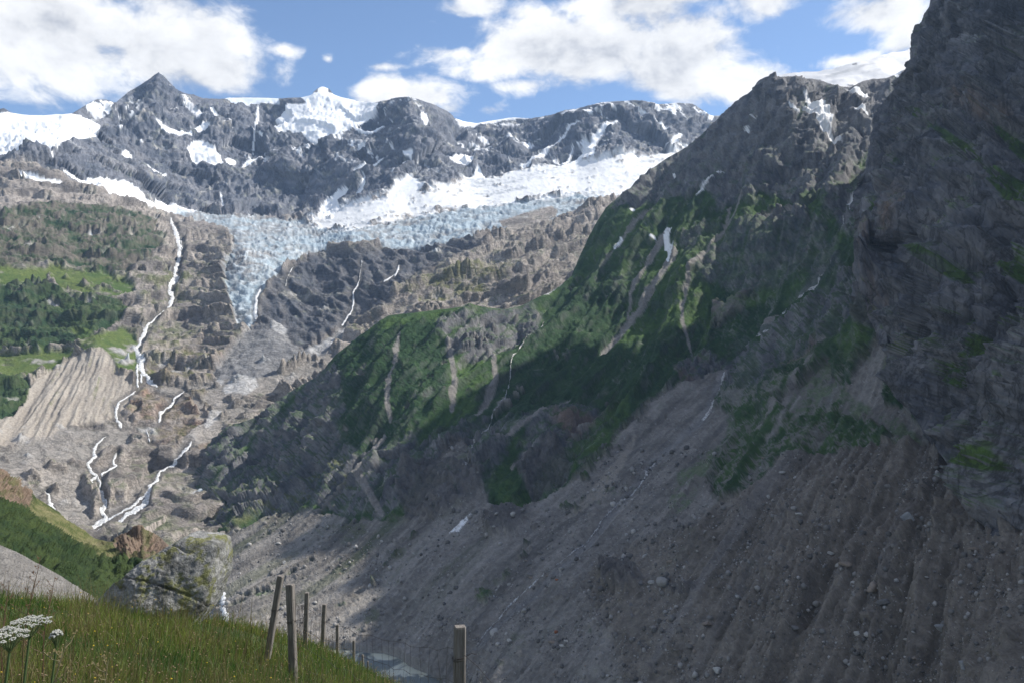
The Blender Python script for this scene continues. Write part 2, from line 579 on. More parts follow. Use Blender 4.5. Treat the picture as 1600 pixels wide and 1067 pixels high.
A_PTS = [
    # crest
    (-200, 165, 4300), (0, 170, 4500), (60, 178, 4500), (110, 175, 4550), (150, 153, 4900), (200, 140, 5250), (246, 116, 5300), (300, 145, 5500),
    (400, 150, 5650), (500, 135, 5750), (560, 155, 5550), (640, 149, 5150), (690, 168, 5400), (730, 192, 5750), (780, 185, 5800), (850, 181, 5700),
    (940, 158, 5350), (1000, 156, 5250), (1060, 158, 5350), (1110, 180, 5500), (1250, 200, 5600),
    # faces
    (150, 200, 4550), (246, 170, 5000), (200, 230, 4500), (300, 230, 4850), (340, 245, 4750), (400, 220, 5150), (500, 205, 5100), (450, 260, 4800),
    (560, 240, 4800), (640, 210, 4750), (600, 200, 5050), (700, 220, 4950), (730, 240, 5150), (820, 230, 5150), (900, 215, 5050), (1000, 200, 5050), (1070, 200, 5200),
    # foot of the range
    (270, 318, 4250), (330, 330, 4350), (400, 333, 4450), (470, 340, 4400), (520, 330, 4400), (570, 300, 4450), (620, 275, 4480), (650, 288, 4400), (730, 278, 4650),
    (800, 265, 4750), (900, 255, 4700), (1000, 243, 4750), (1060, 232, 4850), (1200, 230, 4900),
    # left flank
    (-200, 300, 3400), (0, 230, 4000), (80, 230, 4050), (0, 300, 3500), (100, 255, 3900), (100, 330, 3400), (200, 300, 3950), (200, 335, 3600), (0, 345, 3050),
    (0, 430, 2680), (100, 430, 2800), (200, 440, 2850), (250, 380, 3300), (0, 500, 2450), (100, 500, 2500), (200, 490, 2620), (0, 550, 2330), (100, 548, 2340),
    (0, 580, 2150), (60, 590, 2120), (150, 541, 2280), (200, 530, 2420), (212, 600, 2150), (100, 640, 1930), (0, 650, 1850), (0, 720, 1650), (60, 740, 1640),
    (130, 700, 1800), (-150, 560, 2000), (-150, 720, 1450),
    # slab steps and river
    (150, 820, 1600), (60, 800, 1560), (250, 730, 1850), (200, 760, 1740), (270, 350, 3850), (280, 430, 3120), (270, 500, 2700), (230, 600, 2170), (300, 640, 2080),
    (330, 640, 2080), (330, 560, 2430), (300, 680, 1950), (300, 780, 1700), (330, 450, 3000), (320, 380, 3500), (330, 820, 1640), (330, 900, 1360), (330, 1000, 1070),
    (100, 900, 1350),
    # icefall and cone
    (380, 345, 4100), (430, 350, 4100), (380, 400, 3150), (380, 460, 2830), (380, 508, 2620), (425, 508, 2560), (430, 560, 2380), (380, 600, 2200), (470, 600, 2260),
    (450, 380, 3500), (345, 590, 2260), (510, 560, 2430),
    # dark wall
    (440, 430, 3050), (430, 490, 2760), (480, 440, 3030), (480, 520, 2640), (550, 392, 3290), (560, 480, 2830), (620, 390, 3330), (530, 520, 2620), (700, 375, 3380),
    (740, 372, 3380),
    # glacier
    (550, 375, 3420), (550, 345, 4000), (640, 365, 3600), (640, 320, 4200), (720, 350, 3650), (760, 300, 4350), (850, 325, 3800), (930, 315, 3800), (900, 280, 4350), (1000, 270, 4250),
    # tan rock and what is hidden behind the near massif
    (850, 380, 3250), (760, 400, 3150), (700, 430, 2950), (800, 440, 2880), (650, 475, 2700), (600, 488, 2680), (900, 430, 2980), (950, 340, 3550), (1050, 330, 3800),
    (700, 560, 2550), (600, 620, 2350), (900, 600, 2600), (800, 750, 2150), (450, 700, 2100), (500, 850, 1650), (700, 900, 1700), (1200, 350, 4200), (1250, 700, 2600),
]
xs = grid_axis(-420, 1500, -14, 1130, 1.65, 6)
ys = grid_axis(96, 900, 112, 858, 1.65, 8)
A = Sheet(xs, ys, Field(A_PTS))
topA = np.interp(A.px, TOP_A[:, 0], TOP_A[:, 1])
tA = np.maximum(topA - A.py, 0)
pyA = np.maximum(A.py, topA)
dA = A.field(A.px, pyA)
A.P = unproj(A.px, pyA, dA) + tA[:, None] * np.array([0, 16.0, -13.0])
A.P = A.smooth(A.P, 2)
N0 = A.smooth(A.normals(), 5)
N0 /= np.linalg.norm(N0, axis=1, keepdims=True)
px, py = A.px, A.py
P = A.P.astype(np.float32)

# --- survey maps of the far sheet (pixel positions of the survey; each vertex stores its ground for good)
m_range = pm([[(-420, 60), (-420, 250), (0, 262), (60, 262), (110, 285), (160, 300), (230, 322), (270, 322), (330, 334), (400, 336), (500, 341), (560, 318), (610, 300),
               (640, 278), (660, 295), (700, 290), (730, 276), (760, 280), (800, 265), (830, 262), (870, 258), (920, 250), (1000, 245), (1060, 235), (1500, 230), (1500, 60)]], 2)
m_snow = pm([
    [(-100, 178), (0, 182), (60, 176), (100, 178), (138, 180), (158, 198), (152, 212), (120, 225), (97, 232), (80, 243), (88, 258), (122, 274), (140, 278), (165, 281),
     (200, 286), (214, 296), (229, 312), (244, 318), (242, 309), (262, 312), (285, 322), (312, 331), (275, 334), (230, 326), (182, 312), (150, 300), (132, 290),
     (100, 266), (70, 242), (45, 232), (20, 246), (-100, 246)],
    [(28, 274), (60, 283), (105, 292), (100, 297), (50, 288), (30, 280)],
    [(188, 240), (197, 235), (210, 246), (204, 253)], [(222, 250), (232, 256), (262, 274), (258, 278), (236, 266)],
    [(292, 232), (305, 224), (322, 224), (344, 240), (348, 256), (336, 264), (322, 258), (316, 252), (308, 262), (298, 250)],
    [(241, 186), (262, 194), (282, 202), (300, 208), (302, 214), (280, 212), (258, 204)], [(300, 200), (325, 196), (330, 206), (310, 210)],
    [(352, 246), (366, 246), (371, 254), (360, 262), (353, 256)], [(375, 268), (384, 254), (412, 242), (398, 256), (384, 264)],
    [(345, 152), (440, 152), (488, 146), (490, 158), (440, 160), (400, 160), (360, 158)], [(360, 158), (395, 158), (390, 168), (366, 165)],
    [(428, 185), (440, 170), (470, 158), (490, 148), (502, 133), (518, 138), (530, 150), (560, 158), (592, 160), (588, 176), (566, 190), (548, 200), (530, 208), (520, 216),
     (508, 210), (496, 224), (484, 220), (470, 206), (450, 204), (436, 208), (426, 205), (440, 192)],
    [(622, 178), (638, 164), (636, 172)], [(655, 176), (668, 180), (672, 200), (666, 196)],
    [(630, 238), (646, 238), (644, 248), (632, 246)], [(702, 245), (722, 240), (742, 250), (736, 262), (720, 258)], [(750, 245), (760, 244), (758, 250)],
    [(712, 182), (725, 188), (745, 190), (780, 184), (800, 180), (850, 179), (830, 184), (790, 188), (745, 199), (722, 196)],
    [(1040, 228), (1052, 222), (1062, 224), (1050, 234)], [(1096, 178), (1104, 172), (1116, 180), (1112, 190)],
    [(900, 252), (915, 238), (930, 232), (930, 248)], [(495, 340), (505, 325), (528, 308), (532, 326), (520, 338)], [(612, 298), (640, 275), (664, 294)], [(732, 278), (748, 264), (762, 280)]],
    1, lines=[([(396, 232), (400, 200), (403, 165)], [3, 6, 3]), ([(556, 275), (575, 262), (602, 246)], [2, 5, 2]), ([(610, 276), (624, 262), (634, 250)], [2, 3, 2]),
              ([(816, 260), (852, 236), (880, 214)], [8, 5, 3]), ([(858, 198), (880, 186), (906, 168)], [3, 5, 2]), ([(895, 254), (920, 226), (946, 200), (966, 186)], [14, 9, 6, 2]),
              ([(880, 216), (894, 200), (910, 196)], [2, 5, 2]), ([(880, 252), (896, 226)], [4, 2]), ([(560, 306), (572, 290), (570, 275)], [6, 4, 3]), ([(548, 196), (580, 205), (596, 192)], [4, 6, 3]),
              ([(500, 330), (520, 316), (542, 300), (552, 296)], [3, 7, 7, 3]), ([(1040, 232), (1062, 212)], [4, 8]), ([(162, 170), (170, 178)], 5), ([(330, 175), (345, 190)], 4), ([(346, 308), (350, 330)], 3)])
m_glsnow = pm([[(472, 346), (500, 337), (560, 315), (612, 299), (640, 276), (660, 295), (700, 290), (730, 276), (760, 280), (800, 265), (830, 262), (870, 257), (920, 250),
                (960, 246), (1000, 246), (1060, 234), (1160, 200), (1160, 300), (930, 312), (900, 300), (860, 309), (780, 318), (700, 329), (620, 345), (560, 356), (505, 358)]], 6)
m_ice = pm([[(262, 322), (300, 330), (330, 334), (400, 337), (470, 344), (506, 357), (560, 356), (620, 345), (700, 329), (780, 318), (860, 309), (930, 300), (960, 296), (940, 312),
             (925, 318), (895, 335), (870, 340), (850, 352), (815, 348), (790, 358), (760, 366), (735, 374), (710, 375), (680, 384), (640, 388), (600, 390), (590, 381), (560, 380),
             (520, 384), (496, 396), (478, 402), (452, 412), (432, 432), (414, 452), (402, 470), (402, 496), (392, 516), (373, 514), (364, 480), (354, 440), (348, 415), (362, 396),
             (366, 374), (352, 355), (300, 345), (270, 335)]], 2)
m_hole = pm([[(780, 346), (800, 340), (832, 330), (862, 323), (872, 330), (868, 340), (846, 350), (815, 358), (786, 356)]], 1)
m_cone = pm([[(424, 504), (440, 507), (452, 522), (470, 546), (500, 536), (545, 508), (560, 500), (540, 526), (505, 556), (470, 562), (456, 572), (430, 584), (400, 592), (372, 592),
              (340, 594), (330, 586), (352, 560), (378, 528), (398, 508)]], 3)
m_conesnow = pm([[(420, 505), (438, 506), (452, 520), (440, 522), (428, 514)], [(470, 546), (500, 538), (548, 506), (520, 540), (490, 552)],
                 [(352, 602), (372, 588), (398, 590), (404, 604), (384, 618), (366, 612), (350, 616)], [(318, 660), (330, 642), (348, 640), (340, 656), (322, 668)],
                 [(336, 596), (346, 590), (350, 600), (342, 606)]], 2)
m_wall = pm([[(402, 505), (404, 470), (434, 430), (500, 394), (600, 388), (740, 372), (760, 380), (705, 408), (660, 425), (620, 455), (600, 480), (560, 500), (530, 515), (480, 540),
              (455, 538), (445, 520)]], 4)
m_shrubL = pm([[(-420, 330), (0, 330), (60, 322), (170, 325), (240, 345), (255, 380), (235, 412), (200, 428), (150, 425), (90, 415), (30, 420), (-420, 420)],
               [(-420, 442), (0, 444), (60, 448), (110, 462), (190, 472), (204, 490), (180, 508), (150, 522), (110, 545), (60, 550), (-420, 552)],
               [(-420, 585), (20, 590), (48, 600), (44, 625), (20, 652), (-420, 665)]], 4)
m_meadL = pm([[(-420, 415), (30, 418), (90, 416), (120, 424), (165, 425), (200, 438), (216, 455), (200, 470), (150, 466), (100, 458), (60, 446), (-420, 436)],
              [(-420, 552), (60, 552), (110, 545), (150, 525), (185, 510), (205, 520), (216, 540), (214, 572), (206, 582), (190, 584), (176, 560), (160, 542), (125, 552), (84, 576),
               (50, 592), (-420, 590)], [(112, 515), (140, 512), (160, 522), (130, 535)]], 3)
m_sparseL = pm([[(200, 500), (260, 520), (330, 560), (345, 640), (230, 600), (215, 560)], [(225, 415), (300, 440), (290, 480), (220, 480)]], 8)
m_morL = pm([[(158, 541), (176, 560), (190, 584), (206, 584), (206, 608), (200, 640), (160, 662), (140, 660), (100, 668), (60, 690), (20, 700), (-300, 720), (-300, 665), (18, 652), (44, 625),
              (50, 596), (84, 576), (122, 554)]], 2)
m_screeL = pm([[(200, 610), (240, 606), (345, 590), (460, 575), (520, 545), (540, 560), (500, 590), (440, 610), (400, 640), (330, 690), (300, 690), (310, 640), (250, 612)],
               [(20, 700), (110, 668), (150, 665), (210, 650), (200, 700), (140, 720), (130, 770), (150, 830), (60, 830), (-100, 760), (-100, 715)],
               [(275, 700), (305, 660), (300, 700), (240, 760), (200, 800), (150, 830), (140, 820), (200, 770), (250, 740)]], 4)
m_redL = pm([[(220, 560), (360, 540), (330, 720), (180, 680)], [(380, 470), (500, 480), (530, 530), (450, 530)]], 14)
m_grass_tan = pm([[(620, 460), (690, 432), (760, 420), (800, 432), (740, 470), (640, 482)]], 5)

alt = P[:, 2]
nb = fbm(P, 420, 5, 1)                       # broad
nm = fbm(P, 120, 3, 33, .6)
nr = fbm(P, 330, 5, 9, 0.5, True, (1, 1, .26))
nr3 = fbm(P + nb[:, None] * 30, 38, 3, 23, .6, True, (1.2, 1, .22))    # ribs and gullies
nr2 = fbm(P @ np.array([[1, 0, .35], [0, 1, 0], [-.35, 0, 1]], np.float32) + 60 * nb[:, None], 95, 5, 21, 0.6, True, (1.2, 1, .32))
nf = fbm(P, 40, 3, 31, 0.6)                  # fine
wr = m_range.at(px, py)
wi = rag(m_ice, px, py, nf + nm * .9, 0.6) * (1 - rag(m_hole, px, py, nf, .2))
wgs = rag(m_glsnow, px, py, nf + nm * 1.2, 0.8, .25) * sstep(m_glsnow.at(px, py), .02, .2)
wcone = rag(m_cone, px, py, nf, 0.3)
wwall = m_wall.at(px, py)
wsh = rag(m_shrubL, px, py, nf + nm, 0.6)
wmead = rag(m_meadL, px, py, nf + nm, 0.9, .3)
wmor = rag(m_morL, px, py, nf * .5, 0.25)
wscr = rag(m_screeL, px, py, nf + nm * 2.0 - .18, 0.8, .2)
wflat = np.clip(wmead + wmor + wscr + wcone, 0, 1)

# range relief: ribs plus tilted rock bands
tiltm = np.array([[1, 0, .45], [0, 1, 0], [-.45, 0, 1]], np.float32)
Pw = P @ tiltm + nm[:, None] * 35
disp = wr * (nb * 60 + blocks(Pw, 330, 3, (1, 1, .6), 1.3) * 50 + blocks(Pw, 110, 5, (1.1, 1, .55), 1.2) * 17 + (nr - .35) * 36 + (nr2 - .35) * 20 + (nr3 - .35) * 12 + nf * 4)
# glacier: broken seracs
sw = P + 25 * np.stack([nb, nf, nb], 1)
ser = fbm(sw, 50, 4, 41, .6, True, (1.0, .75, .6))
crev = fbm(sw, 30, 2, 47, .6, True, (.6, 1.6, 1.6))
crev2 = fbm(P + nb[:, None] * 40, 26, 3, 49, .55, True, (.35, 1.2, 1.5))
disp = disp + np.clip(wi - wgs * .6, 0, 1) * (nm * 18 + (ser - .4) * 9 + (crev - .4) * 7 + (crev2 - .4) * 7) + wgs * (nb * 16 + (ser - .4) * 5)
# dark wall: diagonal joints
cw = P @ np.array([.55, 0.1, .83], np.float32)
cs = P @ np.array([.83, .3, -.5], np.float32)
Q = np.stack([cw * 1.0, cs * .22, P[:, 1] * .35], 1).astype(np.float32)
nw = fbm(Q, 62, 4, 51, .55, True)
disp = disp + wwall * (1 - wi) * ((nw - .4) * 38 + nf * 8)
# slabs: near-horizontal ledges
wslab = np.clip(1 - wr - wi - wgs - wwall - wflat - wsh * .5, 0, 1)
tl = sstep(px, 420, 560) * .42
Q = np.stack([P[:, 0] * .16, P[:, 1] * .16, P[:, 2] - tl * P[:, 0]], 1).astype(np.float32)
nl = fbm(Q + nb[:, None] * 12, 34, 4, 61, .6, True)
nl2 = fbm(Q * np.array([.6, .6, 1], np.float32) + nb[:, None] * 30, 85, 3, 65, .5, True)
disp = disp + wslab * (nb * 24 + blocks(Q * np.array([3.2, 3.2, 1], np.float32) + nm[:, None] * 12, 70, 13, (1, 1, 1.3), 1.2) * 11 + (nl - .4) * 16 + (nl2 - .4) * 26 + nf * 7 + ledges(Q[:, 2] + nb * 70 + nm * 22, 62, 1) * 46 * np.clip(.75 + nm * 1.6, .1, 1.3) + ledges(Q[:, 2] + nm * 30 + nb * 40 + nf * 4, 23, 5) * 15)
disp = disp + wsh * (nb * 35 + (nr2 - .35) * 26 + np.abs(fbm(P, 14, 2, 71)) * 7)
disp = disp + wmead * (nb * 12 + nf * 3)
# eroded lateral moraine: runnels down the fall line
Q = np.stack([P[:, 0] * .95 + P[:, 1] * .32 + nf * 3, P[:, 2] * .10, P[:, 1] * .02], 1).astype(np.float32)
ng = fbm(Q, 30, 4, 81, .6, True)
disp = disp + wmor * ((ng - .4) * 10 + (fbm(Q * np.array([1, 3, 1], np.float32), 11, 3, 83, .6, True) - .4) * 3.5 + nf * 2.5) + wscr * nf * 4 + wcone * (nf * 3 + (fbm(P, 60, 3, 88, .5, True) - .4) * 9)
amp = np.where(tA > 0, .7, 1)
near_top = sstep(A.py - topA, -2, 26)
m_st = pm([], 3, lines=[(p_, 9) for s_ in STREAMS if s_[1] == 'A' for (p_, w_) in s_[2]])
m_hb = Map()
m_hb.a = m_hole.a.copy()
m_hb.blur(8)
smooth_snow = (1 - .8 * np.clip(m_hb.at(px, py) * 3, 0, 1)) * (1 - .75 * np.clip(m_st.at(px, py) * 1.6, 0, 1)) * (1 - .6 * np.clip(m_snow.at(px, py) + wgs * .6, 0, 1))
disp = disp * (0.28 + .72 * near_top) * smooth_snow
A.P = A.P + N0 * disp[:, None]
N1 = A.normals()
P1 = A.P.astype(np.float32)

# --- colours (surface colours; distant blue haze is painted into the range rock)
c_far = np.array([.105, .118, .145]); c_far2 = np.array([.25, .25, .265])
fine = fbm(P1, 26, 3, 91, .6)
mid = fbm(P1, 130, 4, 95, .55, False, (1, 1, 2.0))
bands = fbm(P1, 60, 4, 99, .6, False, (.25, .25, 1.3))
col = lerp(c_far[None], c_far2[None], np.clip(.35 + mid * 1.1 + bands * .9, 0, 1))
slab = lerp(np.array([[.19, .172, .158]]), np.array([[.41, .365, .325]]), np.clip(.5 + mid * 1.5 + bands * 1.5, 0, 1))
slab = lerp(slab, (.26, .15, .10), np.clip(m_redL.at(px, py) * (.25 + mid * 1.6 + fine * .8), 0, .7))
slab = lerp(slab, (.075, .10, .035), np.clip(sstep(N1[:, 2], .45, .75) * (.2 + mid * 1.5 + fine), 0, .8) * (1 - sstep(alt, 250, 600)))
slab = lerp(slab, (.11, .13, .04), np.clip(m_sparseL.at(px, py) * (.2 + mid * 2 + fine * 1.5), 0, .75))
slab = lerp(slab, (.13, .14, .045), np.clip(m_grass_tan.at(px, py) * (.4 + mid * 2 + fine * 1.5), 0, .85))
col = lerp(slab, col, wr)
wallc = lerp(np.array([[.09, .098, .115]]), np.array([[.185, .178, .178]]), np.clip(.35 + fbm(Q * 3, 30, 3, 5) + mid, 0, 1))
col = lerp(col, wallc, wwall * (1 - wr))
# vegetation left
shc = lerp(np.array([[.022, .050, .020]]), np.array([[.055, .085, .028]]), np.clip(.5 + mid * 1.6 + fine, 0, 1))
rockm = np.clip(sstep(nr2 + fine * .6, .55, .8), 0, 1) * sstep(py, 560, 430)
shc = lerp(shc, (.15, .13, .11), np.clip(rockm + sstep(.50 - N1[:, 2], 0, .14) * .7 + np.where(py < 432, .35 + mid * 1.4 + fine, 0), 0, 1) * np.where(py < 432, .9, .3))
col = lerp(col, shc, wsh)
mc = lerp(np.array([[.065, .11, .026]]), np.array([[.13, .165, .042]]), np.clip(.5 + mid * 1.5 + fine * .8, 0, 1))
mc = lerp(mc, (.05, .08, .025), sstep(fine + mid, .25, .5) * .7)
col = lerp(col, mc, wmead)
moc = lerp(np.array([[.30, .265, .225]]), np.array([[.40, .36, .31]]), np.clip(.5 + (ng - .4) * .7 + mid, 0, 1))
moc = lerp(moc, (.11, .125, .045), sstep(fbm(np.stack([Q[:, 0], Q[:, 1], Q[:, 2]], 1), 16, 3, 7) + nf * .3, .28, .45) * .75 * sstep(py, 700, 640))
col = lerp(col, moc, wmor)
sc = lerp(np.array([[.24, .225, .205]]), np.array([[.33, .30, .27]]), np.clip(.5 + mid * 1.4 + fine, 0, 1))
col = lerp(col, sc, wscr)
# strips of bare path and slope debris on the left green flank
cc = lerp(np.array([[.17, .17, .175]]), np.array([[.27, .265, .26]]), np.clip(.5 + mid * 2 + fine, 0, 1))
cc = lerp(cc, (.42, .42, .42), rag(m_conesnow, px, py, nf + nm, .8, .3) * .8)
col = lerp(col, cc, wcone)
csn2 = rag(m_conesnow, px, py, nf + nm, .8, .3) * (1 - .6 * wcone)
col = lerp(col, (.50, .49, .48), csn2 * .85)
# ice: blue-grey, dirt in the hollows and bands
dirt = np.clip(.32 - (ser - .35) * .8 + fbm(P1, 90, 4, 103) * 1.3 + np.where((px < 330) | (py < 352) & (px < 520), .22, 0), 0, 1)
big = fbm(P1, 200, 5, 105, .6, False, (.6, 1, 1.3))
m_dirty = pm([[(262, 322), (480, 342), (520, 356), (430, 380), (400, 420), (395, 470), (360, 480), (345, 420), (350, 350)]], 10)
icec = lerp(np.array([[.37, .45, .50]]), np.array([[.25, .24, .23]]), np.clip(dirt * .8 + big * 1.3 + m_dirty.at(px, py) * .35, 0, .95))
icec = lerp(icec, (.60, .65, .68), sstep(ser + nf * .4 + big * .6, .66, .9) * .75)
icec = lerp(icec, (.27, .42, .50), sstep(-(crev - .1), .1, .5) * .5)
col = lerp(col, icec, wi)
gs = lerp(np.array([[.82, .82, .81]]), np.array([[.36, .39, .42]]), sstep(fbm(P1, 150, 5, 107, .65, False, (.35, .8, 1.6)) + fine * .5 + (ser - .5) * .25, -.02, .42) * .85)  # blue-grey crevasse shading painted into the glacier snow
col = lerp(col, gs, wgs)
# snow: surveyed fields plus what holds on ledges of the high range
sn = rag(m_snow, px, py, nf * .7 + fine * .3, 0.3, .07)
ledge = sstep(N1[:, 2] + fine * .35 + mid * .3, .80, .92) * wr * sstep(alt, 900, 1500) * .95
gul = sstep(-(nr2 - .05) + nf * .5, .2, .5) * wr * sstep(alt, 1300, 2000) * sstep(N1[:, 2], .35, .6)
Rr = (P1 @ np.array([[.62, 0, -.55], [0, .3, 0], [.55, 0, .85]], np.float32)) * np.array([1, 1, .2], np.float32)
stk = sstep(fbm(Rr + nm[:, None] * 20, 60, 4, 117, .6) + fine * .15, .16, .24) * sstep(fbm(P1, 420, 3, 119) + (px > 700) * .12, -.02, .15) * wr * sstep(alt, 850, 1200) * .95
sparse = sstep(fbm(P1, 170, 3, 111), .10, .35)
sn = np.clip(sn + np.maximum(ledge, gul) * sparse + stk, 0, 1)
sn *= (1 - rag(pm([[(395, 60), (480, 165), (440, 166)]], 1), px, py, nf, .1))
snc = lerp(np.array([[.86, .87, .88]]), np.array([[.62, .62, .61]]), sstep(fbm(P1, 90, 4, 115, .6, False, (.4, 1, 1)), .22, .5) * .7)
snc = lerp(snc, (.66, .72, .78), sstep(m_snow.at(px, py), .3, .8) * ((px > 345) & (px < 490) & (py < 163)) * .7)
col = lerp(col, (.085, .082, .08), sstep(m_st.at(px, py) + nf * .2, .12, .4) * .6 * (1 - wmead))
keep_rock = ((px > 484) & (px < 497) & (py < 148)) | ((px > 514) & (px < 524) & (py < 146))
sn = np.where(keep_rock, 0, sn)
col = lerp(col, snc, sn * (1 - wi * .6))
col = np.where((tA > 3)[:, None], lerp(col, (.16, .16, .17), .6), col)

# river bed is paler and wet; drawn as its own water meshes later
CE_TOP = np.array([(250, 700), (300, 692), (330, 684), (345, 676), (362, 664), (385, 655), (410, 645), (430, 626), (452, 610), (470, 598), (490, 588), (505, 572), (520, 553), (540, 538),
                   (565, 522), (590, 500), (605, 490), (640, 486), (690, 480), (720, 477), (745, 476), (765, 478), (790, 480), (815, 474), (840, 462), (862, 452), (880, 440),
                   (895, 425), (905, 400), (915, 372), (930, 345), (945, 322), (965, 305), (985, 290), (1010, 266), (1040, 245), (1070, 228), (1095, 208), (1115, 188),
                   (1135, 172), (1150, 158), (1165, 146), (1176, 135), (1184, 122), (1196, 118), (1215, 117), (1240, 119), (1260, 121), (1282, 122), (1300, 129),
                   (1330, 134), (1342, 126), (1362, 121), (1385, 120), (1400, 112), (1420, 100), (1600, 60), (1900, 20)], float)
hide = np.where(px < 352, 2000, np.interp(px, CE_TOP[:, 0], CE_TOP[:, 1]))
keepA = (tA < 26) & (py < hide + 90)
FA = A.faces(keepA)
# split along the kinds of ground
fc = FA[:, 0]
isice = (wi[fc] + wgs[fc] > .5)
isr = (~isice) & (wr[fc] > .5)
isl = (~isice) & (~isr) & (px[fc] < 345) & ((wsh + wmead + wmor)[fc] > .5)
for nm, sel, mt in (('mountain_range', isr, M_RANGE), ('glacier', isice, M_ICE), ('hillside', isl, M_SLOPE), ('rock_slabs', ~(isice | isr | isl), M_SLAB)):
    link(nm, mesh_from(nm, A.P, FA[sel], col), mt, kind='structure')

# ================================================================= NEAR MASSIF, SCREE BASIN AND MORAINE
CE_PTS = [
    (340, 690, 1935), (330, 720, 1850), (330, 760, 1750), (330, 820, 1625), (330, 900, 1345), (330, 1000, 1062), (330, 1080, 905),
    (250, 720, 2150), (250, 820, 2000), (250, 900, 1650), (250, 1000, 1350),
    (450, 760, 1650), (600, 800, 1350), (750, 830, 1220), (870, 770, 1300), (990, 680, 1450), (1060, 610, 1600), (1150, 570, 1700),
    (450, 850, 1400), (450, 950, 1160), (450, 1067, 925), (600, 900, 1190), (600, 960, 1090), (600, 1000, 1035), (640, 1010, 1000), (700, 950, 1035), (740, 1000, 920), (690, 1060, 935), (700, 1090, 880), (560, 1090, 890), (760, 1067, 845),
    (900, 900, 930), (900, 1067, 755), (1000, 800, 1080), (1100, 720, 1180), (1100, 900, 800), (1100, 1067, 640),
    (1250, 705, 1000), (1350, 700, 930), (1450, 690, 850), (1300, 900, 690), (1300, 1067, 560), (1450, 800, 700), (1500, 1067, 480), (1600, 1067, 430), (1600, 900, 520), (1600, 800, 600),
    (1700, 700, 700), (1750, 1067, 380),
    (1200, 600, 1350), (1300, 600, 1200), (1300, 500, 1450), (1400, 620, 1000), (1400, 500, 1200), (1360, 420, 1600), (1320, 300, 1950), (1310, 200, 2300), (1290, 125, 2550), (1200, 118, 2500),
    (1420, 90, 2750), (1600, 60, 2800), (1600, 400, 1700), (1900, 300, 1700), (1900, 20, 2500), (1700, 600, 1000),
    (1000, 270, 2580), (900, 410, 2300), (1100, 205, 2680), (1130, 175, 2660), (1000, 400, 2150), (1100, 350, 2150), (1200, 300, 2150), (1100, 500, 1800), (950, 560, 1800), (1000, 480, 1980),
    (862, 452, 2180), (750, 477, 2020), (690, 480, 2000), (600, 492, 2000), (520, 555, 1980), (460, 606, 1970), (700, 600, 1700), (850, 650, 1560), (600, 700, 1560), (750, 740, 1400),
    (850, 550, 1830), (1200, 200, 2380), (1250, 400, 1850), (1200, 480, 1700), (400, 650, 1960), (480, 700, 1720), (400, 740, 1780),
    (800, 480, 2080), (1050, 560, 1720),
]
xs = grid_axis(250, 1900, 262, 1612, 1.75, 7)
ys = grid_axis(20, 1110, 84, 1078, 1.75, 6)
B = Sheet(xs, ys, Field(CE_PTS))
topB = np.interp(B.px, CE_TOP[:, 0], CE_TOP[:, 1])
tB = np.maximum(topB - B.py, 0)
pyB = np.maximum(B.py, topB)
dB = B.field(B.px, pyB)
wl = sstep(B.px, 350, 275)
dB = dB * (1 - wl) + np.maximum(dB, A.field(B.px, pyB) + 70) * wl
B.P = unproj(B.px, pyB, dB)
bk = sstep(B.px, 300, 420)
B.P = B.P + tB[:, None] * np.stack([np.zeros_like(bk), 7 * np.ones_like(bk), -5.5 * np.ones_like(bk)], 1)
B.P = B.smooth(B.P, 2)
px, py = B.px, B.py
# under the scree near the seam the slabs carry on
LAKE_Z = -400.0
m_lake = pm([[(505, 1000), (540, 1001), (575, 1008), (600, 1008), (625, 1012), (640, 1026), (665, 1036), (690, 1058), (686, 1090), (520, 1100), (430, 1100), (440, 1030), (470, 1004)]], 2)
N0 = B.smooth(B.normals(), 6)
N0 /= np.linalg.norm(N0, axis=1, keepdims=True)
P = B.P.astype(np.float32)
# kinds of ground
m_rockC = pm([[(1184, 100), (1300, 110), (1440, 60), (1640, 30), (1640, 420), (1400, 430), (1330, 380), (1290, 330), (1240, 318), (1200, 300), (1150, 330), (1100, 300), (1040, 320),
               (990, 330), (945, 318), (1000, 265), (1100, 200), (1150, 150)],
              [(1060, 370), (1090, 350), (1150, 345), (1180, 325), (1280, 340), (1320, 420), (1260, 440), (1150, 450), (1100, 440), (1060, 420)],
              [(340, 690), (400, 645), (460, 600), (520, 560), (545, 600), (530, 660), (560, 720), (600, 700), (700, 660), (760, 640), (830, 640), (780, 740), (760, 780), (660, 760),
               (620, 810), (480, 790), (400, 800), (300, 850), (260, 830), (300, 760)],
              [(680, 490), (780, 480), (850, 465), (840, 520), (780, 560), (740, 560), (700, 560)],
              [(830, 650), (880, 620), (960, 640), (920, 700), (880, 760), (830, 770), (800, 720)],
              [(1040, 580), (1100, 545), (1200, 540), (1320, 420), (1400, 440), (1340, 520), (1290, 560), (1220, 600), (1140, 620), (1070, 600)]], 7)
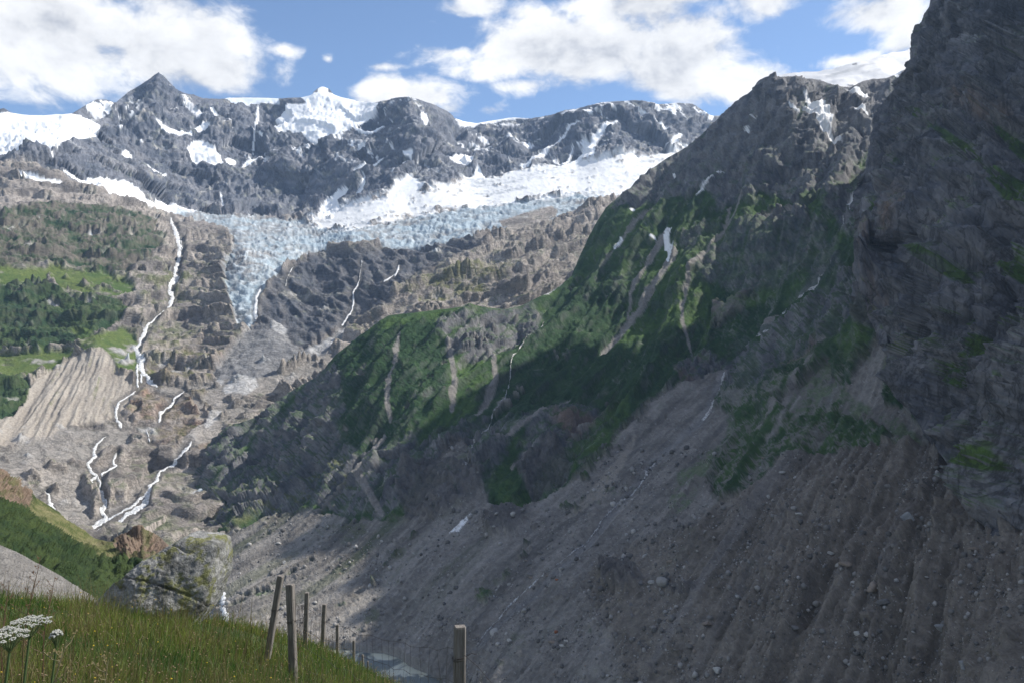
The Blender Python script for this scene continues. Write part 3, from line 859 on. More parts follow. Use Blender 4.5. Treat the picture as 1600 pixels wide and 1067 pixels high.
m_bright = pm([[(600, 500), (660, 484), (745, 478), (752, 488), (700, 494), (660, 500), (600, 520), (570, 530)],
               [(900, 420), (940, 360), (1010, 325), (1030, 330), (1000, 370), (950, 410), (900, 440), (880, 455)],
               [(1020, 410), (1040, 370), (1080, 400), (1110, 340), (1160, 320), (1200, 300), (1240, 318), (1200, 330), (1150, 350), (1110, 390), (1090, 420), (1110, 450), (1130, 470),
                (1080, 500), (1060, 520), (1030, 500), (1010, 520), (960, 540), (980, 480)],
               [(1240, 310), (1290, 300), (1300, 330), (1270, 334)], [(1100, 470), (1170, 450), (1210, 440), (1190, 460), (1110, 500), (1100, 540), (1090, 520)],
               [(700, 560), (760, 560), (740, 640), (700, 690), (670, 710), (700, 640)], [(880, 700), (980, 620), (990, 660), (940, 720), (860, 760), (820, 780), (840, 730)],
               [(1140, 640), (1200, 620), (1300, 560), (1330, 620), (1400, 650), (1445, 690), (1250, 704), (1220, 720), (1180, 740), (1110, 760), (1130, 700)],
               [(1310, 540), (1370, 500), (1360, 560), (1330, 580)], [(1380, 570), (1410, 530), (1402, 600), (1375, 610)],
               [(1100, 700), (1130, 690), (1080, 780), (1030, 810), (1060, 740)]], 4)
m_shrub = pm([[(520, 560), (600, 505), (680, 500), (700, 600), (660, 660), (560, 720), (530, 660)], [(740, 620), (800, 540), (880, 440), (960, 420), (1010, 540), (1060, 560), (1080, 600), (1040, 660), (985, 690), (940, 670),
               (860, 720), (820, 690), (760, 690)], [(1060, 430), (1100, 380), (1130, 420), (1240, 470), (1180, 530), (1080, 560), (1050, 540)], [(1250, 640), (1330, 640), (1400, 670), (1390, 696), (1260, 700), (1180, 710)]], 8)
m_till = pm([[(1250, 703), (1450, 690), (1520, 712), (1700, 700), (1700, 1200), (1000, 1200), (960, 1000), (900, 900), (960, 850), (1050, 830), (1120, 790), (1200, 750), (1220, 720)]], 5)
m_tills = Map()
m_tills.a = m_till.a.copy()
m_tills.blur(26)
m_tracks = pm([], 1, lines=[([(938, 424), (975, 380), (1000, 345), (1020, 322)], [2, 3, 5, 5]), ([(942, 545), (985, 500), (1030, 440), (1046, 408), (1052, 395)], [10, 13, 9, 14, 14]),
                             ([(980, 495), (985, 460), (1010, 410), (1030, 376), (1038, 360)], [3, 6, 8, 10, 6]), ([(1078, 540), (1068, 510), (1066, 480), (1082, 430), (1110, 385), (1150, 330), (1165, 300)], [5, 5, 5, 6, 5, 6, 5]),
                             ([(1110, 385), (1130, 355), (1140, 320)], [2, 4, 4]), ([(610, 660), (612, 600), (625, 520)], [5, 8, 4]), ([(705, 640), (712, 600), (700, 530)], [6, 10, 6]),
                             ([(745, 650), (775, 590), (770, 550)], [8, 10, 5]), ([(780, 700), (830, 660), (890, 620)], [6, 8, 4]), ([(595, 800), (560, 740), (600, 680)], [10, 14, 6]),
                             ([(1250, 620), (1190, 700)], [4, 3]), ([(1120, 590), (1160, 545), (1240, 470)], [6, 10, 8]), ([(840, 690), (800, 730)], [4, 6]), ([(1300, 540), (1220, 640), (1140, 720)], [3, 5, 3])])
m_screeC = pm([[(330, 840), (420, 800), (500, 800), (620, 815), (660, 770), (700, 700), (730, 700), (770, 790), (830, 780), (880, 770), (920, 730), (990, 680), (1010, 640), (1060, 600), (1100, 590), (1150, 560), (1110, 640),
                (1150, 650), (1100, 740), (1130, 800), (1010, 870), (960, 910), (1040, 1200), (100, 1200), (200, 700), (335, 800)],
               [(1000, 640), (985, 690), (960, 750), (900, 800), (860, 800)],
               [(1180, 335), (1240, 318), (1270, 326), (1240, 332), (1190, 345)], [(1110, 470), (1160, 455), (1170, 470), (1130, 490), (1112, 510)],
               [(1300, 640), (1330, 590), (1400, 500), (1404, 560), (1385, 620), (1440, 670), (1445, 700), (1400, 680), (1340, 650)], [(1215, 640), (1300, 560), (1310, 600), (1250, 650)]], 4)
m_pale = pm([[(960, 720), (1000, 672), (992, 690), (950, 780), (900, 810), (880, 815)], [(1180, 725), (1240, 705), (1230, 722), (1160, 780), (1120, 800)]], 3)
m_snowC = pm([[(1250, 153), (1268, 160), (1288, 162), (1290, 172), (1300, 186), (1298, 200), (1310, 212), (1318, 219), (1304, 217), (1292, 206), (1280, 208), (1278, 200), (1266, 186), (1250, 176), (1262, 172)],
              [(1232, 118), (1260, 112), (1300, 108), (1340, 99), (1380, 88), (1423, 77), (1423, 100), (1404, 118), (1380, 119), (1340, 122), (1322, 136), (1306, 136), (1288, 124), (1262, 120)],
              [(1316, 140), (1335, 141), (1358, 148), (1357, 156), (1340, 154)], [(1331, 172), (1348, 170), (1358, 180), (1352, 182)], [(1232, 176), (1250, 180), (1246, 184), (1234, 180)],
              [(1320, 312), (1328, 302), (1350, 288), (1352, 298), (1334, 318), (1328, 320)], [(1036, 372), (1041, 356), (1051, 357), (1046, 370), (1046, 380), (1053, 381), (1051, 396), (1044, 409), (1040, 405), (1042, 390), (1036, 386)],
              [(844, 457), (862, 446), (886, 431), (880, 440), (858, 457)], [(1158, 200), (1168, 192), (1164, 204)], [(1402, 485), (1408, 482), (1402, 498)],
              [(700, 828), (712, 815), (735, 797), (730, 808), (715, 824)], [(1168, 178), (1180, 176), (1172, 180)]], 0.6,
             lines=[([(1090, 312), (1104, 294), (1118, 285)], [3, 3, 2]), ([(1122, 272), (1130, 268)], 4), ([(962, 394), (974, 378)], 3), ([(1052, 270), (1056, 276)], 3), ([(988, 331), (992, 330)], 4), ([(1018, 372), (1022, 372)], 4),
                    ([(1406, 125), (1398, 118)], 3)])
m_red = pm([[(860, 640), (960, 600), (960, 640), (880, 690)], [(1050, 560), (1100, 560), (1090, 600), (1050, 600)], [(1200, 590), (1290, 540), (1280, 600)]], 8)
m_dk = pm([[(620, 780), (640, 740), (700, 720), (760, 740), (745, 770), (690, 800), (635, 812)], [(752, 810), (790, 788), (830, 790), (810, 830), (770, 842)], [(800, 720), (870, 690), (900, 720), (860, 770), (820, 760)],
           [(960, 870), (985, 880), (1010, 900), (980, 925), (940, 905), (930, 890)], [(1390, 430), (1340, 380), (1350, 520), (1390, 520)], [(1040, 920), (1090, 905), (1090, 925), (1050, 925)]], 4)
m_greenlow = pm([[(500, 820), (560, 800), (575, 830), (530, 850)], [(600, 850), (640, 850), (630, 880), (600, 870)], [(560, 940), (600, 920), (590, 980)]], 8)
m_lichen = pm([[(440, 720), (540, 700), (560, 760), (440, 790)], [(330, 770), (480, 760), (470, 800), (280, 840)]], 10)

nb = fbm(P, 240, 5, 201)
nm = fbm(P, 90, 4, 205, .55)
nf = fbm(P, 22, 4, 211, .6)
strk0 = fbm(np.stack([P[:, 0] * .85 - P[:, 1] * .53, P[:, 2] * .14, P[:, 1] * .02], 1).astype(np.float32) + nm[:, None] * 5, 42, 4, 281, .62)
wrock = rag(m_rockC, px, py, nm * .6 + nf * .6 + strk0 * 1.5 - .22 * sstep(py, 250, 340), .85, .3)
wrock *= 1 - .5 * sstep(px, 1020, 1070) * sstep(px, 1350, 1290) * sstep(py, 335, 360) * sstep(py, 480, 440)
wbr = rag(m_bright, px, py, nm * .6 + nf * .6 + strk0 * .8, .7, .3)
wshb = rag(m_shrub, px, py, nm * .8 + nf * .8 + strk0 * .9, .7, .25)
wtill = rag(m_till, px, py, nm * .5 + nf * .4, .4, .12)
tong = fbm(np.stack([P[:, 0] * .85 - P[:, 1] * .53, P[:, 2] * .16, P[:, 1] * 0], 1).astype(np.float32) + nm[:, None] * 8, 60, 3, 223)
wscr = rag(m_screeC.blur(6), px, py, nm * .9 + nf * 1.0 + tong * 1.1 * sstep(px, 1000, 900), .75, .12)
wtrk = rag(m_tracks, px + nf * 4, py, nf, .25, .2)
wloose = np.clip(wtill + wscr, 0, 1)
wveg = np.clip(1 - wloose, 0, 1)
# directions: s along the strike of the massif, fall line about constant s
st = np.array([.85, -.53], np.float32)                 # horizontal unit vector along the slope's contour
s_ = P[:, 0] * st[0] + P[:, 1] * st[1]
Qg = np.stack([s_, P[:, 2] * .16, (P[:, 0] * st[1] - P[:, 1] * st[0]) * .12], 1).astype(np.float32)
rib = fbm(Qg + nm[:, None] * 10, 150, 5, 221, .55, True)
jag = fbm(P + nf[:, None] * 8, 70, 5, 231, .58, True, (1, 1, .8))
ldg = fbm(P * np.array([.22, .22, 1], np.float32) + nm[:, None] * 8, 26, 4, 241, .6, True)
rib2 = fbm(Qg + nm[:, None] * 4, 46, 4, 225, .55, True)
disp = wveg * (nb * 34 + (rib - .4) * 44 + (rib2 - .4) * 15 + (jag - .4) * 7)
Pb = P @ np.array([[1, 0, .4], [0, 1, 0], [-.4, 0, 1]], np.float32) + nf[:, None] * 6
blk = blocks(Pb, 62, 7, (1, 1, .6), 1.3)
blk2 = blocks(Pb, 24, 9, (1, 1, .7), 1.2)
disp = disp + wveg * wrock * (blk * 12 + blk2 * 5 + (ldg - .4) * 8 + (jag - .4) * 5 + nf * 3 + ledges(P[:, 2] - .35 * P[:, 0] + nb * 50 + nm * 22, 38, 3) * 13 * np.clip(.6 + nm * 2, 0, 1.3))
bush = np.abs(perlin(P / 4.5, 5)) * 3.5 + np.abs(perlin(P / 10, 6)) * 3.5
disp = disp + wveg * (1 - wrock) * (wshb * bush + (1 - wshb) * nf * 3)
# moraine: V shaped runnels straight down the face
sm = np.array([.79, -.61], np.float32)
sE = P[:, 0] * sm[0] + P[:, 1] * sm[1]
Qe = np.stack([sE, P[:, 2] * .03, (P[:, 0] * sm[1] - P[:, 1] * sm[0]) * .04], 1).astype(np.float32)
run = fbm(Qe + nm[:, None] * 3.0, 24, 4, 251, .58, True)
run2 = fbm(Qe + nm[:, None] * 2.0, 70, 3, 255, .5, True)
lump = fbm(P, 9, 4, 261, .62)
run3 = fbm(Qe * np.array([1, 2, 2], np.float32) + nm[:, None] * 3.0 + nf[:, None], 8.5, 3, 257, .6, True)
wrun = sstep(px, 980, 1230)
ovb = np.maximum(blocks(P + nf[:, None] * 3, 15, 31, (1, 1, 1), 1.4) - .25, 0) * 5 * sstep(fbm(P, 60, 3, 263) + nf * .5, .0, .25)
disp = disp + wloose * ovb
disp = disp + wtill * (wrun * ((run - .4) * 15 + (run2 - .4) * 13 + (run3 - .4) * 4.5) + nb * 10 + nm * 6 + lump * 3.4 + np.maximum(jag - .55, 0) * 16 * sstep(nb + nm, .05, .35))
disp = disp + wscr * (nb * 12 + nm * 3.5 + lump * 2.2 + (run2 - .4) * 5 + (run3 - .4) * 3)
dk = m_dk.at(px, py)
disp = disp + dk * ((ldg - .3) * 12 + 5 + nf * 5 + (jag - .4) * 14 + ledges(P[:, 2] + nm * 30, 16, 8) * 10 + (run3 - .4) * 10)
# stream gully
m_gully = pm([], 5, lines=[([(740, 1010), (800, 950), (880, 880), (940, 820), (990, 765), (1020, 720), (1095, 655), (1130, 585), (1200, 520), (1290, 420)], 14)])
disp = disp - m_gully.at(px, py) * 7
lk = m_lake.at(px, py)
disp = disp * (.35 + .65 * sstep(B.py - topB, -2, 22)) * (1 - lk) * sstep(px, 262, 350)
B.P = B.P + N0 * disp[:, None]
lw = sstep(lk, .15, .6)
zt = B.P[:, 2] * (1 - lw) + (LAKE_Z - 7) * lw
B.P[:, 2] = np.where(lk > .02, zt, np.maximum(B.P[:, 2], np.where((px > 480) & (py > 960) & (px < 720), LAKE_Z + .6, -999)))
N1 = B.normals()
P1 = B.P.astype(np.float32)
fine = fbm(P1, 9, 4, 271, .62)
mid = fbm(P1, 60, 4, 275, .55)
strk = fbm(np.stack([P1[:, 0] * .85 - P1[:, 1] * .53, P1[:, 2] * .14, P1[:, 1] * 0], 1).astype(np.float32) + nm[:, None] * 4, 22, 4, 279, .62)
rock = lerp(np.array([[.088, .093, .105]]), np.array([[.245, .238, .236]]), np.clip(.45 + mid * .9 + fine * .6 + strk * 1.1, 0, 1))
rock = lerp(rock, (.20, .12, .085), np.clip(m_red.at(px, py) * (.3 + mid * 1.5), 0, .6))
grass = lerp(np.array([[.036, .078, .022]]), np.array([[.072, .128, .032]]), np.clip(.5 + mid * 1.2 + fine * .7 + strk * .8, 0, 1))
shr = lerp(np.array([[.018, .048, .018]]), np.array([[.040, .085, .026]]), np.clip(.4 + mid * 1.0 + fine * .8 + (bush - 4) * .06, 0, 1))
veg = lerp(lerp(shr, grass, .35 + .5 * sstep(mid + fine * .6, .0, .35)), shr, wshb)
veg = lerp(veg, grass, wbr * (1 - .55 * sstep(-mid - fine * .5, .12, .4)))
terr = sstep(px, 1060, 1130) * sstep(py, 540, 600)
veg = lerp(veg, (.20, .19, .175), terr * sstep(fine * 1.1 + mid + strk * .8, -.12, .22) * .9)
steep = sstep(.62 - N1[:, 2] + fine * .16 + (jag - .55) * .25, .02, .22)
base = lerp(veg, rock, np.clip(wrock * (1 - wbr * .8) + steep * .3 + sstep(fine + mid + strk, .5, .8) * .5, 0, 1))
grs_on_rock = wrock * sstep(N1[:, 2] + mid * .25 + strk * .5, .56, .80) * sstep(P1[:, 2], 760, 300) * .75
base = lerp(base, lerp(shr, grass, .5), grs_on_rock)
scr = lerp(np.array([[.135, .124, .112]]), np.array([[.26, .243, .222]]), np.clip(.45 + mid * 1.1 + fine * 1.0, 0, 1))
sfl = fbm(Qe * np.array([1, 1.5, 1], np.float32) + nf[:, None] * 2, 34, 5, 285, .62)
sfl2 = fbm(Qe * np.array([1, 1.2, 1], np.float32) + nf[:, None] * 1, 9, 3, 287, .62)
scr = lerp(scr, (.085, .08, .076), sstep(sfl + sfl2 * .5, .06, .34) * .65)
scr = lerp(scr, (.31, .29, .265), sstep(-sfl - sfl2 * .5, .10, .36) * .6)
scr = lerp(scr, (.055, .075, .030), sstep(fbm(Qe * np.array([1, 2.2, 1], np.float32) + nf[:, None] * 3, 75, 5, 289, .6), .10, .32) * .7 * sstep(px, 1130, 900) * sstep(py, 1000, 860))
scr = lerp(scr, (.07, .085, .035), sstep(mid + fine * .6 + m_greenlow.at(px, py) * .6, .34, .62) * .65 * sstep(px, 1150, 700))
scr = lerp(scr, lerp(grass, scr, .3), wbr * .9 * sstep(fine + mid, -.25, .1))
till = lerp(np.array([[.105, .092, .077]]), np.array([[.240, .213, .180]]), np.clip(.45 + (run - .45) * .6 * wrun + (run3 - .45) * .35 + mid * .8 + fine * .7, 0, 1))
till = lerp(till, (.21, .20, .195), sstep(fbm(Qe, 40, 3, 283), .12, .35) * .5)
till = lerp(till, lerp(grass, till, .25), wbr * sstep(fine + mid * .5, -.1, .15))
loose = lerp(scr, till, sstep(m_tills.at(px, py) + nm * .4 + nf * .3, .2, .8))
loose = lerp(loose, (.27, .245, .21), rag(m_pale, px, py, nf, .5) * .8)
c = lerp(base, loose, wloose)
c = lerp(c, (.27, .25, .235), wtrk * .9)
c = lerp(c, (.13, .122, .12), sstep(dk + nf * .9 + nm * .7, .4, .7) * .7)
c = lerp(c, (.14, .14, .06), m_lichen.at(px, py) * sstep(N1[:, 2] + mid * .4, .7, .9) * .7)
c = lerp(c, (.19, .19, .195), sstep(m_gully.at(px, py) + fine * .3, .5, .8) * .5)
snC = rag(m_snowC, px, py, nf * .5, .16, .12)
snC = np.maximum(snC, ((tB > 0) & (px > 1255) & (px < 1430)) * 0.0)
c = lerp(c, lerp(np.array([[.82, .82, .82]]), np.array([[.60, .58, .56]]), sstep(mid + fine, .1, .4)), snC)
spark = sstep(perlin(P1 / 2.2, 77), .62, .72) * wloose
c = lerp(c, (.38, .37, .36), spark * .6)
m_lakebed = sstep(lk, .3, .7)
c = lerp(c, (.3, .3, .27), m_lakebed)
keepB = (tB < 30)
FB = B.faces(keepB)
fc = FB[:, 0]
isT = (wtill[fc] > .5)
isS = (~isT) & (wscr[fc] > .5)
for nm_, sel, mt in (('mountain_slope', ~(isT | isS), M_SLOPE), ('moraine', isT, M_MOR), ('scree_slope', isS, M_SCREE)):
    link(nm_, mesh_from(nm_, B.P, FB[sel], c), mt, kind='structure')

# snowy ice cap behind the shoulder of the massif
capx = np.linspace(1200, 1640, 180)
capt = np.linspace(0, 1, 40)
U, V_ = np.meshgrid(capx, capt)
topc = np.interp(U, [1200, 1232, 1260, 1300, 1340, 1380, 1423, 1640], [122, 116, 112, 108, 99, 88, 77, 40])
pyc = topc * (1 - V_) + (topc + 75) * V_
dc = 3500 - 560 * V_ + 60 * np.sin(U / 37)
PC = unproj(U.ravel(), pyc.ravel(), dc.ravel()).astype(np.float32)
PC[:, 2] += fbm(PC, 160, 4, 301) * 20
j, i = np.meshgrid(np.arange(39), np.arange(179), indexing='ij')
a = (j * 180 + i).ravel()
FC = np.stack([a, a + 180, a + 181, a + 1], 1)
cn = fbm(PC, 90, 4, 303, .6, False, (.3, 1, 1))
cc = lerp(np.array([[.82, .80, .78]]), np.array([[.60, .59, .58]]), sstep(cn, .16, .34))
cc = lerp(cc, (.13, .13, .14), sstep(fbm(PC, 60, 3, 307) + (U.ravel() > 1385) * .2 * (V_.ravel() > .3), .40, .46))
link('ice_cap', mesh_from('ice_cap', PC, FC, cc), M_ICE, kind='structure')

RIDGE_PX = -200  # unseen crest above the frame, height shaped to throw shade over the basin
# ================================================================= THE GREAT CLIFF ON THE RIGHT
D_LEFT = np.array([(-1600, 1560), (-500, 1500), (0, 1456), (20, 1442), (38, 1436), (48, 1424), (66, 1423), (80, 1424), (98, 1420), (115, 1412), (130, 1402), (150, 1385), (180, 1366), (220, 1358), (260, 1352),
                   (300, 1342), (350, 1344), (400, 1340), (450, 1346), (490, 1352), (505, 1368), (540, 1396), (560, 1402), (600, 1405), (640, 1420), (665, 1434), (690, 1450), (715, 1470),
                   (760, 1520), (800, 1545), (850, 1560), (1100, 1620)], float)
D_PTS = [(1456, 0, 1750), (1430, 60, 1700), (1425, 80, 1690), (1600, 0, 1350), (1500, 100, 1500), (1400, 150, 1750), (1362, 220, 1720), (1345, 320, 1500), (1345, 420, 1280), (1352, 490, 1150), (1402, 560, 990),
         (1405, 620, 930), (1450, 690, 835), (1395, 300, 1440), (1395, 440, 1200), (1400, 400, 1300), (1430, 350, 1180), (1440, 480, 980), (1500, 300, 1120), (1500, 450, 880), (1600, 300, 920), (1600, 450, 760), (1480, 220, 1300),
         (1600, 200, 1080), (1600, 600, 640), (1500, 600, 790), (1540, 715, 690), (1600, 720, 600), (1545, 780, 655), (1600, 830, 575), (1600, 1000, 500), (1750, 300, 700), (1750, 600, 520), (1750, 0, 1050), (1900, 300, 560),
         (1900, 700, 400), (1900, 0, 850), (1500, -250, 2000), (1700, -300, 1500), (1520, -600, 2300), (1900, -500, 1200), (2300, 200, 520), (2300, -500, 900), (1540, -1200, 2700), (2300, -1200, 1300), (1620, 1100, 470)]
xs = grid_axis(1310, 2400, 1318, 1612, 1.7, 8)
ys = grid_axis(RIDGE_PX, 1100, -12, 900, 1.7, 10)
E = Sheet(xs, ys, Field(D_PTS))
lft = np.interp(E.py, D_LEFT[:, 0], D_LEFT[:, 1])
tE = np.maximum(lft - E.px, 0)
pxE = np.maximum(E.px, lft)
E.P = unproj(pxE, E.py, E.field(pxE, E.py)) + tE[:, None] * np.array([4.5, 8.0, 0])
E.P = E.smooth(E.P, 2)
N0 = E.smooth(E.normals(), 6)
N0 /= np.linalg.norm(N0, axis=1, keepdims=True)
px, py = E.px, E.py
P = E.P.astype(np.float32)
nb = fbm(P, 260, 4, 401)
nf = fbm(P, 20, 4, 405, .6)
# beds dipping down to the right, with vertical joints between
bed = np.stack([P[:, 0] * .25, P[:, 1] * .25, P[:, 2] + P[:, 0] * .45], 1).astype(np.float32)
bd = fbm(bed + nb[:, None] * 25, 60, 5, 411, .58, True)
vj = fbm(P + nb[:, None] * 20, 210, 5, 421, .5, True, (1, 1, .28))
vj2 = fbm(P + nf[:, None] * 6, 34, 4, 425, .58, True, (1, 1, .5))
disp = nb * 38 + (vj - .4) * 105 + (bd - .4) * 30 + (vj2 - .4) * 16 + nf * 4 + ledges(bed[:, 2] + nb * 45 + nf * 3, 46, 6) * 30 * np.clip(.7 + nb * 2, .1, 1.3)
Pb = (P + nb[:, None] * 30 + nf[:, None] * 4) @ np.array([[1, 0, .25], [0, 1, 0], [-.25, 0, 1]], np.float32)
disp = disp * .75 + blocks(Pb, 150, 21, (1, 1, .4), 1.1) * 42 + blocks(Pb, 48, 23, (1, 1, .5), 1.1) * 12 + blocks(Pb, 17, 25, (1, 1, .7), 1.0) * 3.5
crk = np.abs(perlin((P + nb[:, None] * 60) * np.array([1, 1, .3], np.float32) / 85, 441))
disp -= 16 * (1 - sstep(crk, 0, .06))
disp *= .3 + .7 * sstep(px - lft, -2, 30)
E.P = E.P + N0 * disp[:, None]
N1 = E.normals()
P1 = E.P.astype(np.float32)
mid = fbm(P1, 70, 4, 431)
fine = fbm(P1, 12, 4, 435, .62)
c = lerp(np.array([[.085, .088, .102]]), np.array([[.235, .228, .232]]), np.clip(.42 + mid * .9 + fine * .9 + (bd - .5) * .35, 0, 1))
m_or = pm([[(1340, 360), (1390, 370), (1392, 480), (1352, 490)], [(1500, 150), (1560, 160), (1600, 200), (1540, 200)], [(1380, 300), (1450, 330), (1400, 400)]], 12)
strkv = fbm(P1, 22, 4, 437, .6, False, (1, 1, .12))
c = lerp(c, (.23, .16, .11), np.clip(m_or.at(px, py) * (.35 + strkv * 2.4), 0, .75))
c = lerp(c, (.06, .06, .065), sstep(strkv, .2, .42) * .5)
vein = fbm(bed + mid[:, None] * 20, 26, 4, 439, .65)
c = lerp(c, (.36, .36, .37), sstep(vein + fine * .4, .30, .42) * .55)
m_gr = pm([[(1465, 570), (1490, 545), (1540, 530), (1600, 505), (1650, 500), (1650, 520), (1590, 540), (1530, 560), (1525, 600), (1500, 612), (1480, 612), (1466, 592)],
           [(1480, 490), (1540, 480), (1560, 495), (1500, 510)], [(1560, 210), (1640, 215), (1640, 270), (1590, 250)], [(1560, 280), (1640, 290), (1640, 330), (1580, 320)], [(1455, 160), (1475, 155), (1470, 175)],
           [(1400, 260), (1425, 240), (1415, 265)], [(1550, 400), (1620, 400), (1620, 450), (1560, 440)], [(1480, 420), (1530, 440), (1500, 450)], [(1350, 330), (1375, 300), (1380, 312), (1360, 332)],
           [(1540, 715), (1590, 712), (1600, 740), (1550, 740)], [(1480, 350), (1520, 325), (1515, 340), (1490, 358)], [(1450, 180), (1600, 300), (1600, 312), (1450, 200)]], 5)
g = rag(m_gr, px, py, nf + mid * .6, .65, .12) * sstep(N1[:, 2], -.35, .1)
g = np.maximum(g, sstep(N1[:, 2] + fine * .3, .62, .8) * .5 * sstep(mid, -.1, .2))
grs = lerp(np.array([[.035, .070, .018]]), np.array([[.080, .130, .030]]), np.clip(.5 + mid + fine, 0, 1))
g = np.maximum(g, sstep(strkv * .6 + mid + fine * .8, .34, .5) * sstep(N1[:, 2], .1, .45) * .8)
c = lerp(c, grs, g)
m_dusty = pm([[(1560, 200), (1640, 195), (1640, 245), (1580, 215)], [(1380, 250), (1420, 225), (1380, 275)]], 4)
c = lerp(c, (.2, .19, .18), rag(m_dusty, px, py, nf, .5) * .7)
FE = E.faces(tE < 40)
link('cliff', mesh_from('cliff', E.P, FE, c), M_CLIFF, kind='structure')

# ----------------------------------------------------------------- broad ground below everything
gm = bpy.data.meshes.new('ground')
gm.from_pydata([(-16000, -9000, -480), (16000, -9000, -480), (16000, 14000, -480), (-16000, 14000, -480)], [], [(0, 1, 2, 3)])
M_GROUND, t, bs = mat_base('valley_ground')
pos = t.node('ShaderNodeNewGeometry').outputs['Position']
t.put(bs.inputs['Base Color'], t.mix(t.noise(pos, .01, 6), (.07, .09, .04, 1), (.2, .19, .17, 1)))
bs.inputs['Roughness'].default_value = .95
link('ground', gm, M_GROUND, kind='structure')


# ----------------------------------------------------------------- water
def sampler(S):
    xs_ = S.px.reshape(S.ny, S.nx)[0]
    ys_ = S.py.reshape(S.ny, S.nx)[:, 0]
    G = S.P.reshape(S.ny, S.nx, 3)
    N = S.normals().reshape(S.ny, S.nx, 3)

    def f(px, py):
        i = np.clip(np.searchsorted(xs_, px) - 1, 0, S.nx - 2)
        j = np.clip(np.searchsorted(ys_, py) - 1, 0, S.ny - 2)
        u = ((px - xs_[i]) / (xs_[i + 1] - xs_[i]))[:, None]
        v = ((py - ys_[j]) / (ys_[j + 1] - ys_[j]))[:, None]
        Pq = (G[j, i] * (1 - u) + G[j, i + 1] * u) * (1 - v) + (G[j + 1, i] * (1 - u) + G[j + 1, i + 1] * u) * v
        return Pq, N[j, i]
    return f


fA, fB = sampler(A), sampler(B)
M_FOAM, t, bs = mat_base('white_water')
pos = t.node('ShaderNodeNewGeometry').outputs['Position']
t.put(bs.inputs['Base Color'], t.mix(t.step(t.noise(pos, .22, 6, .7), .38, .62), (.42, .42, .41, 1), (.80, .81, .82, 1)))
bs.inputs['Roughness'].default_value = .45
bp = t.node('ShaderNodeBump', {'Height': t.noise(pos, .4, 5, .7), 'Strength': .6, 'Distance': 3.0})
t.put(bs.inputs['Normal'], bp.outputs[0])


M_BROOK, t, bs = mat_base('thin_brook')
pos = t.node('ShaderNodeNewGeometry').outputs['Position']
t.put(bs.inputs['Base Color'], t.mix(t.step(t.noise(pos, .35, 6, .7), .40, .66), (.17, .16, .155, 1), (.62, .62, .62, 1)))
bs.inputs['Roughness'].default_value = .4


def stream(name, f, strands, seed=0, mat=None):
    """strands: list of (points, width or widths in survey px); ribbons draped on the rock"""
    V, F = [], []
    rs = np.random.RandomState(seed)
    for pts, w in strands:
        p = np.array(pts, float)
        L = np.r_[0, np.cumsum(np.hypot(*np.diff(p, axis=0).T))]
        n = max(int(L[-1] / 1.1), 4)
        tt = np.linspace(0, L[-1], n)
        x = np.interp(tt, L, p[:, 0])
        y = np.interp(tt, L, p[:, 1])
        ws = 1.05 * (np.interp(tt, L, w) if isinstance(w, (list, tuple)) else np.full(n, float(w)))
        q = np.stack([tt / 9, np.full(n, seed * 3.7), np.full(n, len(V) * .13)], 1)
        wob = perlin(q, 3) * 3.2 * np.minimum(ws / 3, 1.6) + perlin(q * 3, 4) * 1.2
        nx_, ny_ = -np.gradient(y), np.gradient(x)
        m = np.hypot(nx_, ny_) + 1e-6
        nx_, ny_ = nx_ / m, ny_ / m
        ws = ws * (1 + .7 * perlin(q * 2.5, 9)) * np.where(ws < 3.0, sstep(perlin(q * 1.1, 12), -.22, .08), 1) * np.clip(np.minimum(tt, L[-1] - tt) / 3 + .25, 0, 1)
        K = 5
        base = len(V)
        x = x + nx_ * wob * .5
        y = y + ny_ * wob * .5
        for k in range(K):
            o = (k / (K - 1) - .5) * np.maximum(ws, .02)
            P_, N_ = f(x + nx_ * o, y + ny_ * o)
            lift = (1.6 if 0 < k < K - 1 else -.3)
            V.append(P_ + N_ * lift * np.clip(P_[:, 1:2] / 1800, .35, 1.6))
        idx = (len(V) - K)
        off = sum(len(v) for v in V[:-K])
        for k in range(K - 1):
            a = off + k * n + np.arange(n - 1)
            F.append(np.stack([a, a + 1, a + n + 1, a + n], 1))
    me = mesh_from(name, np.concatenate(V), np.concatenate(F))
    return link(name, me, mat or M_FOAM, kind='structure')


for nm_, sh_, strands_, sd_ in STREAMS:
    stream(nm_, fA if sh_ == 'A' else fB, strands_, sd_, M_FOAM if sh_ == 'A' or sd_ == 13 else M_BROOK)

M_LAKE, t, bs = mat_base('milky_lake')
pos = t.node('ShaderNodeNewGeometry').outputs['Position']
sw_ = t.noise(t.vm('MULTIPLY', pos, (1.0, .8, 1.0)), .022, 5, .55, 1.6)
t.put(bs.inputs['Base Color'], t.mix(t.step(sw_, .46, .56), (.12, .14, .14, 1), (.52, .52, .42, 1)))
bs.inputs['Roughness'].default_value = .28
bp = t.node('ShaderNodeBump', {'Height': t.noise(pos, 1.2, 3, .6), 'Strength': .15, 'Distance': .3})
t.put(bs.inputs['Normal'], bp.outputs[0])
lv = [(-420, 700, LAKE_Z), (20, 700, LAKE_Z), (30, 1120, LAKE_Z), (-420, 1120, LAKE_Z)]
lm = bpy.data.meshes.new('lake')
lm.from_pydata(lv, [], [(0, 1, 2, 3)])
link('lake', lm, M_LAKE, kind='structure')

